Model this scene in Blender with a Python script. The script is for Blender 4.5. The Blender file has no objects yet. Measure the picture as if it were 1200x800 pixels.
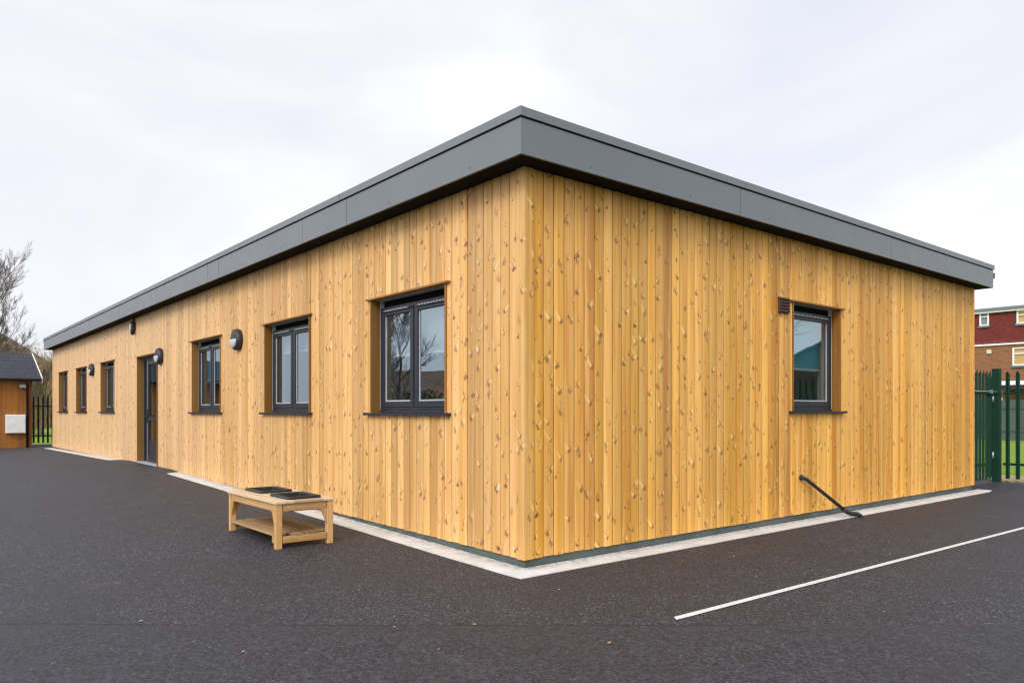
import bpy, bmesh, math, random
from mathutils import Vector, Matrix, noise as mnoise
R = math.radians
random.seed(7)
SC = bpy.context.scene
COL = SC.collection

# ------------------------------------------------------------------ camera, sky, sun, exposure
HORIZ = 481.5
EYE = 1.26
FP = 879.6
cam_d = bpy.data.cameras.new('camera'); cam = bpy.data.objects.new('camera', cam_d); COL.objects.link(cam)
RV = Vector((.7725, -.635, 0)).normalized(); FV = Vector((.635, .7725, 0)).normalized()
cpos = Vector((0, 0, EYE)) - RV*.10 - FV*5.97
cam.matrix_world = Matrix(((RV.x, 0, -FV.x, cpos.x), (RV.y, 0, -FV.y, cpos.y), (0, 1, 0, cpos.z), (0, 0, 0, 1)))
cam_d.sensor_width = 36; cam_d.lens = 36*FP/1200
cam_d.shift_y = (HORIZ-400)/1200
cam_d.clip_start = .05; cam_d.clip_end = 3000
SC.camera = cam

SUN_DIR = Vector((-.74, -.36, .58)).normalized()       # towards the sun
w = bpy.data.worlds.new("World"); SC.world = w; w.use_nodes = True
wn = w.node_tree; wn.nodes.clear()
out = wn.nodes.new('ShaderNodeOutputWorld'); bg = wn.nodes.new('ShaderNodeBackground')
sky = wn.nodes.new('ShaderNodeTexSky'); sky.sky_type = 'NISHITA'; sky.sun_disc = False
sky.sun_elevation = math.asin(SUN_DIR.z); sky.sun_rotation = math.atan2(SUN_DIR.x, SUN_DIR.y)
tc = wn.nodes.new('ShaderNodeTexCoord')
def wnode(t, **k):
    n = wn.nodes.new(t)
    for a, b in k.items(): setattr(n, a, b)
    return n
mp = wnode('ShaderNodeMapping'); mp.inputs['Scale'].default_value = (1, 1, 2.4)
wn.links.new(tc.outputs['Generated'], mp.inputs['Vector'])
nz = wnode('ShaderNodeTexNoise'); nz.inputs['Scale'].default_value = 1.9; nz.inputs['Detail'].default_value = 4
nz.inputs['Roughness'].default_value = .5; nz.inputs['Distortion'].default_value = .5
wn.links.new(mp.outputs[0], nz.inputs['Vector'])
cr = wnode('ShaderNodeValToRGB'); e = cr.color_ramp.elements
e[0].position = .34; e[0].color = (.77, .795, .88, 1); e[1].position = .64; e[1].color = (1.0, 1.0, 1.01, 1)
m_ = e.new(.50); m_.color = (.88, .885, .94, 1)
wn.links.new(nz.outputs['Fac'], cr.inputs['Fac'])
# the overcast is brighter round the hidden sun
dp = wnode('ShaderNodeVectorMath', operation='DOT_PRODUCT'); dp.inputs[1].default_value = SUN_DIR
wn.links.new(tc.outputs['Generated'], dp.inputs[0])
mr = wnode('ShaderNodeMapRange'); mr.inputs['From Min'].default_value = .05; mr.inputs['From Max'].default_value = 1
mr.inputs['To Min'].default_value = 9.7; mr.inputs['To Max'].default_value = 19
wn.links.new(dp.outputs['Value'], mr.inputs['Value'])
sc_ = wnode('ShaderNodeVectorMath', operation='SCALE')
wn.links.new(cr.outputs['Color'], sc_.inputs[0]); wn.links.new(mr.outputs[0], sc_.inputs['Scale'])
mx = wnode('ShaderNodeMix', data_type='RGBA'); mx.inputs['Factor'].default_value = .93
wn.links.new(sky.outputs[0], mx.inputs[6]); wn.links.new(sc_.outputs[0], mx.inputs[7])
wn.links.new(mx.outputs[2], bg.inputs['Color']); bg.inputs['Strength'].default_value = .1
wn.links.new(bg.outputs[0], out.inputs['Surface'])

sd = bpy.data.lights.new('sun', 'SUN'); sun = bpy.data.objects.new('sun', sd); COL.objects.link(sun)
sd.energy = 1.5; sd.angle = R(22); sd.color = (1, .965, .91)
sun.rotation_euler = SUN_DIR.to_track_quat('Z', 'Y').to_euler(); sun.location = (-20, -20, 30)

SC.view_settings.view_transform = 'Standard'; SC.view_settings.look = 'None'
SC.view_settings.exposure = 0.17; SC.view_settings.gamma = 1
SC.view_settings.use_curve_mapping = False
SC.render.engine = 'CYCLES'
SC.cycles.max_bounces = 8; SC.cycles.transparent_max_bounces = 16
SC.cycles.use_denoising = True; SC.cycles.filter_width = 1.3
SC.cycles.sample_clamp_indirect = 4

# ------------------------------------------------------------------ node helpers
class NT:
    def __init__(s, name):
        s.m = bpy.data.materials.new(name); s.m.use_nodes = True; s.t = s.m.node_tree
        s.t.nodes.clear(); s.o = s.t.nodes.new('ShaderNodeOutputMaterial')
    def n(s, t, ins=None, **k):
        x = s.t.nodes.new(t)
        for a, b in k.items(): setattr(x, a, b)
        for a, b in (ins or {}).items(): s.put(x.inputs[a], b)
        return x
    def put(s, sock, v):
        if isinstance(v, bpy.types.NodeSocket): s.t.links.new(v, sock)
        else:
            if isinstance(v, tuple) and len(v) == 3 and sock.type == 'RGBA': v = v+(1,)
            sock.default_value = v
    def M(s, op, a, b=0.0, c=0.0, clamp=False):
        x = s.t.nodes.new('ShaderNodeMath'); x.operation = op; x.use_clamp = clamp
        s.put(x.inputs[0], a); s.put(x.inputs[1], b); s.put(x.inputs[2], c)
        return x.outputs[0]
    def vec(s, a, b, c): return s.n('ShaderNodeCombineXYZ', {0: a, 1: b, 2: c}).outputs[0]
    def noise(s, v, scale=1.0, detail=2.0, rough=.5, dist=0.0):
        return s.n('ShaderNodeTexNoise', {'Vector': v, 'Scale': scale, 'Detail': detail, 'Roughness': rough, 'Distortion': dist}).outputs['Fac']
    def ss(s, v, a, b, o0=0.0, o1=1.0):
        return s.n('ShaderNodeMapRange', {'Value': v, 'From Min': a, 'From Max': b, 'To Min': o0, 'To Max': o1}, interpolation_type='SMOOTHSTEP').outputs[0]
    def mix(s, f, a, b, bt='MIX'):
        x = s.n('ShaderNodeMix', data_type='RGBA', blend_type=bt)
        s.put(x.inputs[0], f); s.put(x.inputs[6], a); s.put(x.inputs[7], b); return x.outputs[2]
    def wnz(s, v):
        x = s.n('ShaderNodeTexWhiteNoise', {'Vector': v}, noise_dimensions='3D')
        q = s.n('ShaderNodeSeparateColor', {0: x.outputs['Color']})
        return q.outputs[0], q.outputs[1], q.outputs[2]
    def pos(s): return s.n('ShaderNodeNewGeometry').outputs['Position']
    def obj(s): return s.n('ShaderNodeTexCoord').outputs['Object']
    def sep(s, v):
        q = s.n('ShaderNodeSeparateXYZ', {0: v}); return q.outputs[0], q.outputs[1], q.outputs[2]
    def bump(s, h, st=.3, d=.01): return s.n('ShaderNodeBump', {'Height': h, 'Strength': st, 'Distance': d}).outputs[0]
    def bsdf(s, col, rough=.5, metal=0.0, normal=None, spec=.5):
        b = s.n('ShaderNodeBsdfPrincipled', {'Base Color': col, 'Roughness': rough, 'Metallic': metal, 'Specular IOR Level': spec})
        if normal is not None: s.put(b.inputs['Normal'], normal)
        s.t.links.new(b.outputs[0], s.o.inputs['Surface']); return s.m

def simple(name, col, rough=.5, metal=0.0, var=.12, scale=6.0, bump=0.0, bscale=80.0, spec=.5):
    t = NT(name); p = t.pos()
    f = t.noise(p, scale, 4, .6)
    f2 = t.noise(p, scale*9, 3, .6)
    k = t.M('ADD', t.M('MULTIPLY', f, .7), t.M('MULTIPLY', f2, .3))
    lo = tuple(c*(1-var) for c in col); hi = tuple(min(1, c*(1+var)) for c in col)
    c = t.mix(t.ss(k, .3, .7), lo, hi)
    nrm = t.bump(t.noise(p, bscale, 3), bump, .005) if bump else None
    return t.bsdf(c, t.ss(f2, .2, .8, max(.02, rough-.07), rough+.07), metal, nrm, spec)

def board_material(name, tones, knot_amt=1.0, rough=.5, fade=None, dark=(.20, .078, .024), stain=.0):
    """Softwood boards. uv.x = board id + metres across the board, uv.y = metres along it."""
    t = NT(name)
    uv = t.n('ShaderNodeUVMap').outputs[0]; ux, z, _ = t.sep(uv)
    bid = t.M('FLOOR', ux); lx = t.M('SUBTRACT', ux, bid)
    r, g, b = t.wnz(t.vec(bid, 3.3, 1.7))
    r2, g2, b2 = t.wnz(t.vec(bid, 9.1, 4.2))
    wob = t.noise(t.vec(t.M('MULTIPLY', lx, 8), t.M('MULTIPLY', z, 3), bid), 1, 3)
    lxw = t.M('ADD', lx, t.M('MULTIPLY', t.M('SUBTRACT', wob, .5), .03))
    # grain
    g1 = t.noise(t.vec(t.M('MULTIPLY', lxw, 130), t.M('MULTIPLY', z, 1.1), t.M('MULTIPLY', bid, 7.31)), 1, 4, .6)
    g3 = t.noise(t.vec(t.M('MULTIPLY', lxw, 22), t.M('MULTIPLY', z, .55), t.M('MULTIPLY', bid, 3.17)), 1, 3, .5, .4)
    base = t.mix(t.ss(r, .0, 1), tones[0], tones[1])
    base = t.mix(t.M('MULTIPLY', t.ss(g, .72, .98), .8), base, tones[2])
    base = t.mix(t.M('MULTIPLY', t.ss(g3, .38, .66), .6), base, tones[3])
    base = t.mix(t.M('MULTIPLY', t.ss(g1, .44, .68), .50), base, tuple(c*k for c, k in zip(tones[0], (.74, .62, .48))))
    blotch = t.noise(t.pos(), .9, 3, .55)
    base = t.mix(t.M('MULTIPLY', t.ss(blotch, .5, .72), .16), base, tones[2])
    hs = t.n('ShaderNodeHueSaturation', {'Hue': 0.5, 'Saturation': t.M('ADD', .97, t.M('MULTIPLY', b2, .06)), 'Value': t.M('ADD', .76, t.M('MULTIPLY', b, .38)), 'Color': base})
    base = hs.outputs[0]
    if fade:                                        # paler, less saturated colour on the boards further along the wall
        wy = t.sep(t.pos())[1]
        base = t.mix(t.ss(wy, fade[0], fade[1], 0, fade[3]), base, fade[2])
    knots = None
    for L, seed, pres in ((.40, 1.0, .25), (.61, 5.0, .22), (.27, 8.5, .58)):
        zz = t.M('ADD', t.M('DIVIDE', z, L), t.M('MULTIPLY', r2 if seed < 3 else g2, 17.0))
        cell = t.M('FLOOR', zz); fz = t.M('MULTIPLY', t.M('SUBTRACT', t.M('SUBTRACT', zz, cell), .5), L)
        a1, a2, a3 = t.wnz(t.vec(bid, cell, seed)); c1, c2, c3 = t.wnz(t.vec(bid, cell, seed+31))
        dx = t.M('SUBTRACT', lx, t.M('ADD', .022, t.M('MULTIPLY', a1, .072)))
        dz = t.M('SUBTRACT', fz, t.M('MULTIPLY', t.M('SUBTRACT', a2, .5), L*.4))
        n1 = t.M('SUBTRACT', t.noise(t.vec(t.M('MULTIPLY', lx, 90), t.M('MULTIPLY', z, 50), bid), 1, 3), .5)
        on = t.ss(t.M('ADD', a3, t.M('MULTIPLY', t.M('SUBTRACT', g2, .5), .45)), pres-.02, pres+.02)
        size = t.M('ADD', .0055, t.M('MULTIPLY', c1, .0175))
        rr = t.M('SQRT', t.M('ADD', t.M('MULTIPLY', dx, dx), t.M('MULTIPLY', t.M('MULTIPLY', dz, dz), t.M('ADD', .25, t.M('MULTIPLY', c2, .6)))))
        core = t.M('MULTIPLY', t.ss(t.M('ADD', t.M('DIVIDE', rr, size), t.M('MULTIPLY', n1, 2.4)), .5, 1.15, 1, 0), on)
        # turned grain beside the knot: a pale slanting fleck and two thin brown arms, all in the colour of the wood
        sg = t.M('SUBTRACT', t.M('MULTIPLY', t.M('GREATER_THAN', c3, .5), 2.0), 1.0)
        kk = t.M('MULTIPLY', sg, t.M('ADD', .25, t.M('MULTIPLY', c2, .7)))
        dxn = t.M('ADD', dx, t.M('MULTIPLY', n1, .024))
        sl = t.M('SUBTRACT', dxn, t.M('MULTIPLY', dz, kk))
        wd = t.M('ADD', .005, t.M('MULTIPLY', c1, .022))
        lenl = t.M('ADD', .03, t.M('MULTIPLY', a1, .11))
        ext = t.M('MULTIPLY', t.ss(dz, -.004, .006), t.M('SUBTRACT', 1.0, t.M('MINIMUM', 1.0, t.M('MAXIMUM', 0.0, t.M('DIVIDE', dz, lenl)))))
        ext = t.ss(ext, .0, .8)
        light = t.M('MULTIPLY', t.M('MULTIPLY', t.ss(t.M('DIVIDE', t.M('ADD', t.M('ABSOLUTE', sl), t.M('MULTIPLY', n1, .008)), wd), .35, 1.25, 1, 0), ext), on)
        arm1 = t.M('MULTIPLY', t.ss(t.M('ABSOLUTE', t.M('SUBTRACT', sl, t.M('MULTIPLY', t.M('MULTIPLY', wd, sg), -1.15))), .0015, .0065, 1, 0), t.M('MULTIPLY', t.ss(dz, -.006, .0), t.ss(dz, .03, .07, 1, 0)))
        sl2 = t.M('ADD', dxn, t.M('MULTIPLY', dz, t.M('MULTIPLY', kk, 1.3)))
        arm2 = t.M('MULTIPLY', t.ss(t.M('ABSOLUTE', sl2), .0018, .0075, 1, 0), t.M('MULTIPLY', t.ss(dz, -.004, .0), t.ss(dz, .02, .05, 1, 0)))
        line = t.M('MULTIPLY', t.M('MAXIMUM', arm1, t.M('MULTIPLY', arm2, t.M('GREATER_THAN', a2, .42))), on)
        base = t.mix(t.M('MULTIPLY', light, t.M('MULTIPLY', t.M('ADD', .05, t.M('MULTIPLY', t.M('POWER', a2, 1.5), .74)), knot_amt)), base, tuple(min(1, c*k) for c, k in zip(tones[3], (1.08, 1.25, 1.7))))
        base = t.mix(t.M('MULTIPLY', line, t.M('MULTIPLY', t.M('ADD', .30, t.M('MULTIPLY', c1, .65)), knot_amt)), base, (.26, .100, .028))
        base = t.mix(t.M('MULTIPLY', core, t.M('MULTIPLY', t.M('ADD', .35, t.M('MULTIPLY', c2, .6)), knot_amt)), base, dark)
        knots = core if knots is None else t.M('MAXIMUM', knots, core)
    # resin bruises and scuffs
    sc1 = t.noise(t.vec(t.M('MULTIPLY', lx, 9), t.M('MULTIPLY', z, 2.2), t.M('MULTIPLY', bid, 5.7)), 1, 4, .7, .6)
    base = t.mix(t.M('MULTIPLY', t.ss(sc1, .66, .76), .5), base, (.32, .17, .11))
    h = t.M('MULTIPLY', g1, .5)
    return t.bsdf(base, t.ss(g1, .2, .8, rough-.08, rough+.1), 0.0, t.bump(h, .15, .001), .35)

def brick_material(name, c1, c2, mortar, sx=.225, sy=.075, mort=.012, axis='v', bumpy=.5):
    t = NT(name); x, y, z = t.sep(t.pos())
    u = y if axis == 'v' else x
    br = t.n('ShaderNodeTexBrick', {'Vector': t.vec(u, z, 0.0), 'Color1': c1, 'Color2': c2, 'Mortar': mortar, 'Scale': 1.0,
                                   'Mortar Size': mort, 'Brick Width': sx, 'Row Height': sy, 'Bias': 0.0})
    c = t.mix(t.M('MULTIPLY', t.noise(t.pos(), 1.3, 4), .5), br.outputs['Color'], tuple(a*.6 for a in c1))
    return t.bsdf(c, .85, 0.0, t.bump(t.M('SUBTRACT', 1, br.outputs['Fac']), bumpy, .01), .3)

def glass_material(name, tint=(.80, .85, .86), ior=1.9, rough=.0):
    t = NT(name)
    wob = t.bump(t.noise(t.pos(), 1.6, 2), .035, .02)
    fr = t.n('ShaderNodeFresnel', {'IOR': ior, 'Normal': wob}).outputs[0]
    gl = t.n('ShaderNodeBsdfGlossy', {'Color': (.76, .91, 1.0), 'Roughness': rough, 'Normal': wob}).outputs[0]
    tr = t.n('ShaderNodeBsdfTransparent', {'Color': tint}).outputs[0]
    bf = t.n('ShaderNodeNewGeometry').outputs['Backfacing']
    fr = t.M('MULTIPLY', fr, t.M('SUBTRACT', 1.0, bf))
    mxs = t.n('ShaderNodeMixShader', {0: fr, 1: tr, 2: gl})
    t.t.links.new(mxs.outputs[0], t.o.inputs['Surface']); return t.m

def ground_material():
    t = NT('asphalt'); p = t.pos(); x, y, z = t.sep(p)
    along = t.M('ADD', t.M('MULTIPLY', x, FV.x), t.M('MULTIPLY', y, FV.y))
    side = t.M('ADD', t.M('MULTIPLY', x, RV.x), t.M('MULTIPLY', y, RV.y))
    jn = t.M('MULTIPLY', t.M('SUBTRACT', t.noise(p, 9, 6, .85), .5), .11)
    d = t.M('ADD', t.M('ADD', along, 1.548), jn)                     # the joint between the two lays of tarmac
    old = t.ss(d, -.012, .012, 1, 0)
    flat = t.vec(x, y, 0.0)
    vo = t.n('ShaderNodeTexVoronoi', {'Vector': flat, 'Scale': 85.0}, feature='F1')
    vq = t.n('ShaderNodeSeparateColor', {0: vo.outputs['Color']}).outputs[0]
    vo2 = t.n('ShaderNodeTexVoronoi', {'Vector': flat, 'Scale': 190.0}, feature='F1')
    vq2 = t.n('ShaderNodeSeparateColor', {0: vo2.outputs['Color']}).outputs[1]
    fine = t.noise(flat, 55, 5, .85)
    vo3 = t.n('ShaderNodeTexVoronoi', {'Vector': flat, 'Scale': 58.0}, feature='F1')
    vq3 = t.n('ShaderNodeSeparateColor', {0: vo3.outputs['Color']}).outputs[1]
    vq = t.M('ADD', t.M('MULTIPLY', vq, t.M('SUBTRACT', 1.0, t.M('MULTIPLY', old, .8))), t.M('MULTIPLY', vq3, t.M('MULTIPLY', old, .8)))
    big = t.noise(flat, .55, 5, .6); mid = t.noise(flat, 3.1, 4, .6)
    stone = t.M('ADD', t.M('MULTIPLY', vq, .6), t.M('MULTIPLY', vq2, .4))
    k = t.M('ADD', t.M('MULTIPLY', stone, .75), t.M('MULTIPLY', fine, .35))
    c = t.mix(t.ss(k, .30, .98), (.0025, .0027, .0036), (.070, .073, .098))
    c = t.mix(t.M('MULTIPLY', t.ss(vq, .93, .99), t.ss(mid, .35, .6, .25, .7)), c, (.20, .19, .20))
    pk = t.n('ShaderNodeSeparateColor', {0: vo.outputs['Color']}).outputs[2]
    c = t.mix(t.M('MULTIPLY', t.ss(pk, .6, 1.0), .18), c, (.062, .045, .058))
    c = t.mix(t.M('MULTIPLY', t.ss(big, .40, .66), .42), c, (.025, .022, .023))
    c = t.mix(t.M('MULTIPLY', t.ss(mid, .5, .75), .16), c, (.070, .066, .075))
    c = t.mix(t.M('MULTIPLY', t.M('MULTIPLY', old, t.ss(d, -.45, -.02, .25, .75)), .38), c, (.030, .030, .034))
    dust = t.M('MULTIPLY', t.ss(t.noise(flat, 1.4, 6, .7, 1.0), .60, .74), .20)
    c = t.mix(dust, c, (.15, .135, .12))
    gap = t.M('MULTIPLY', t.ss(t.M('ABSOLUTE', d), .004, .016, 1, 0), t.ss(t.noise(flat, 2.2, 4, .7), .34, .55))
    gap = t.M('MULTIPLY', gap, t.ss(side, .9, 2.2, 1, .1))
    c = t.mix(t.M('MULTIPLY', gap, .95), c, (.008, .008, .009))
    h = t.M('SUBTRACT', t.M('ADD', t.M('MULTIPLY', t.M('SUBTRACT', 1, vo.outputs['Distance']), .5), t.M('MULTIPLY', fine, .7)), gap)
    nrm = t.bump(h, .5, .005)
    return t.bsdf(c, t.ss(stone, 0, 1, .56, .8), 0.0, nrm, .5)

def grass_material():
    t = NT('grass'); p = t.pos()
    a = t.noise(p, .5, 5, .6); b = t.noise(p, 14, 5, .8); c = t.noise(p, 3, 4, .7)
    col = t.mix(t.ss(b, .3, .7), (.09, .175, .012), (.25, .38, .030))
    col = t.mix(t.M('MULTIPLY', t.ss(a, .45, .7), .5), col, (.24, .27, .05))
    col = t.mix(t.M('MULTIPLY', t.ss(c, .6, .75), .4), col, (.06, .10, .02))
    return t.bsdf(col, .9, 0.0, t.bump(b, .8, .05), .2)

def tile_material(name, c1, c2, axis='v', w_=.17, h_=.11):
    return brick_material(name, c1, c2, tuple(a*.35 for a in c1), w_, h_, .008, axis, .6)

MT = {}
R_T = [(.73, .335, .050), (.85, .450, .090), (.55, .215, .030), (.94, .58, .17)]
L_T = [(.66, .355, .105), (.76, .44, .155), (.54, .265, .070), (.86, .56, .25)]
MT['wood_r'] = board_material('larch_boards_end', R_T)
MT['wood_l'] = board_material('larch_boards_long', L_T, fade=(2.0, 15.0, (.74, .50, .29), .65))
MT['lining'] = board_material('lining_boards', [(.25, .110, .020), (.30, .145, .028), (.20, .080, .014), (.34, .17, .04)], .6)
MT['bench'] = board_material('bench_pine', [(.52, .29, .095), (.60, .36, .14), (.36, .18, .055), (.66, .43, .19)], .35, .6)
MT['top'] = board_material('bench_top', [(.62, .47, .30), (.68, .54, .36), (.52, .37, .22), (.74, .60, .43)], .3, .6)
MT['shelfw'] = board_material('bench_shelf', [(.38, .22, .10), (.46, .29, .14), (.24, .13, .06), (.50, .34, .18)], .35, .65)
MT['shedw'] = board_material('shed_boards', [(.27, .092, .013), (.38, .150, .026), (.15, .046, .009), (.42, .18, .04)], .5, .6)
MT['asphalt'] = ground_material(); MT['grass'] = grass_material()
def concrete_material():
    t = NT('white_concrete'); p = t.pos(); x, y, z = t.sep(p)
    a = t.noise(p, 4, 5, .65); b = t.noise(p, 60, 4, .8); c_ = t.noise(p, 17, 4, .75)
    col = t.mix(t.ss(a, .3, .7), (.55, .54, .51), (.69, .68, .655))
    col = t.mix(t.M('MULTIPLY', t.ss(b, .62, .74), .55), col, (.20, .18, .16))
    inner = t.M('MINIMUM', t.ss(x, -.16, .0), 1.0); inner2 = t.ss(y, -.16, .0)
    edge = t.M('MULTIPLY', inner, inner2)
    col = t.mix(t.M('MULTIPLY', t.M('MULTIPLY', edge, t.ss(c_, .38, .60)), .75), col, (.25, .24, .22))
    return t.bsdf(col, .85, 0.0, t.bump(b, .4, .004), .3)
MT['concrete'] = concrete_material()
MT['plinth'] = simple('grey_green_plinth', (.085, .105, .098), .65, 0, .35, 2.5, .2, 60)
MT['fascia'] = simple('grey_fascia_metal', (.150, .166, .182), .38, 0, .05, 1.2)
MT['coping'] = simple('grey_coping_metal', (.160, .176, .192), .38, 0, .05, 1.2)
MT['soffit'] = simple('dark_soffit', (.007, .006, .0055), .9, 0, .3, 3, spec=.15)
MT['gap'] = simple('shadow_gap', (.008, .008, .009), .9, spec=.1)
MT['ventgrey'] = simple('vent_grey', (.30, .31, .34), .4)
MT['roof'] = simple('roof_membrane', (.16, .165, .17), .7)
MT['frame'] = simple('anthracite_frame', (.017, .020, .028), .45, 0, .08)
MT['dframe'] = simple('dark_door_frame', (.026, .024, .027), .45, 0, .08)
MT['bead'] = simple('spacer_bead', (.42, .43, .46), .4)
MT['glass'] = glass_material('window_glass', ior=4.6)
MT['inner'] = simple('inner_plaster', (.55, .54, .48), .8)
MT['ifloor'] = simple('vinyl_floor', (.16, .15, .13), .5)
MT['teal'] = simple('teal_blind', (.03, .42, .50), .8, 0, .06)
MT['paleblind'] = simple('pale_blind', (.40, .40, .43), .8, 0, .05)
MT['rail'] = simple('white_rail', (.78, .80, .76), .4)
MT['black'] = simple('black_plastic', (.016, .015, .017), .45, 0, .2)
MT['tray'] = simple('black_tray', (.017, .017, .018), .5, 0, .35, 14, .3, 70)
MT['lens'] = simple('frosted_lens', (.55, .56, .60), .35)
MT['lamp'] = simple('lamp_bezel', (.030, .026, .032), .5, 0, .15)
MT['brownv'] = simple('brown_vent', (.070, .030, .024), .5, 0, .15)
MT['green'] = simple('green_fence_paint', (.003, .040, .022), .6, 0, .2, 5, spec=.25)
MT['dkgreen'] = simple('dark_fence_paint', (.012, .020, .017), .5, 0, .2, 5)
MT['galv'] = simple('galvanised_steel', (.36, .40, .38), .45, .6)
MT['white'] = simple('white_pvc', (.80, .80, .78), .4, 0, .04)
def paint_material():
    t = NT('line_paint'); p = t.pos()
    a = t.noise(p, 7, 4, .6); b = t.noise(p, 75, 3, .8)
    col = t.mix(t.ss(a, .3, .7), (.60, .58, .56), (.76, .74, .72))
    col = t.mix(t.M('MULTIPLY', t.ss(t.M('ADD', b, t.M('MULTIPLY', a, .35)), .74, .82), .8), col, (.10, .095, .10))
    return t.bsdf(col, .75, 0.0, t.bump(b, .6, .004), .3)
MT['paint'] = paint_material()
MT['brick'] = brick_material('brown_brick', (.33, .120, .042), (.22, .075, .030), (.30, .20, .13))
MT['tilered'] = tile_material('red_hung_tile', (.21, .042, .033), (.15, .026, .022))
MT['brickr'] = brick_material('red_brick', (.28, .10, .06), (.21, .075, .05), (.3, .25, .2), axis='u')
MT['brickd'] = brick_material('dark_brick', (.06, .04, .03), (.045, .03, .025), (.08, .07, .06), axis='u')
MT['rooft'] = tile_material('brown_roof_tile', (.20, .135, .085), (.15, .10, .07), 'u', .28, .2)
MT['tan'] = simple('tan_render', (.42, .30, .17), .85, 0, .25, 1.2)
MT['shroof'] = tile_material('grey_shingle', (.050, .050, .068), (.038, .038, .052), 'u', .3, .14)
MT['wglass'] = simple('far_window_glass', (.16, .19, .22), .15, 0, .1)
MT['wcurt'] = simple('curtain', (.50, .34, .13), .8)
MT['bark'] = simple('grey_bark', (.145, .118, .105), .9, 0, .2, 8)
MT['twig'] = simple('tan_twig', (.42, .28, .12), .9, 0, .3, 3)
MT['hedge'] = simple('hedge_leaf', (.040, .055, .020), .8, 0, .45, 2)
MT['gboard'] = board_material('grey_fence_boards', [(.065, .085, .078), (.09, .11, .10), (.05, .065, .062), (.10, .12, .11)], .3, .8)
MT['gravel'] = simple('tan_gravel', (.38, .28, .14), .9, 0, .3, 9, .6, 60)
MT['leaf'] = simple('dead_leaf', (.42, .22, .09), .8, 0, .3, 30)
MT['leafp'] = simple('pale_leaf', (.50, .45, .36), .8, 0, .3, 30)
MT['blue'] = simple('blue_board', (.02, .17, .42), .6)
MT['cup'] = simple('cupboard_wood', (.42, .22, .09), .5)
MT['cream'] = simple('cream_box', (.62, .58, .45), .6)
MT['brown'] = simple('brown_felt', (.16, .075, .05), .9)
MT['white2'] = simple('white_box_plastic', (.78, .79, .80), .5)

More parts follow.
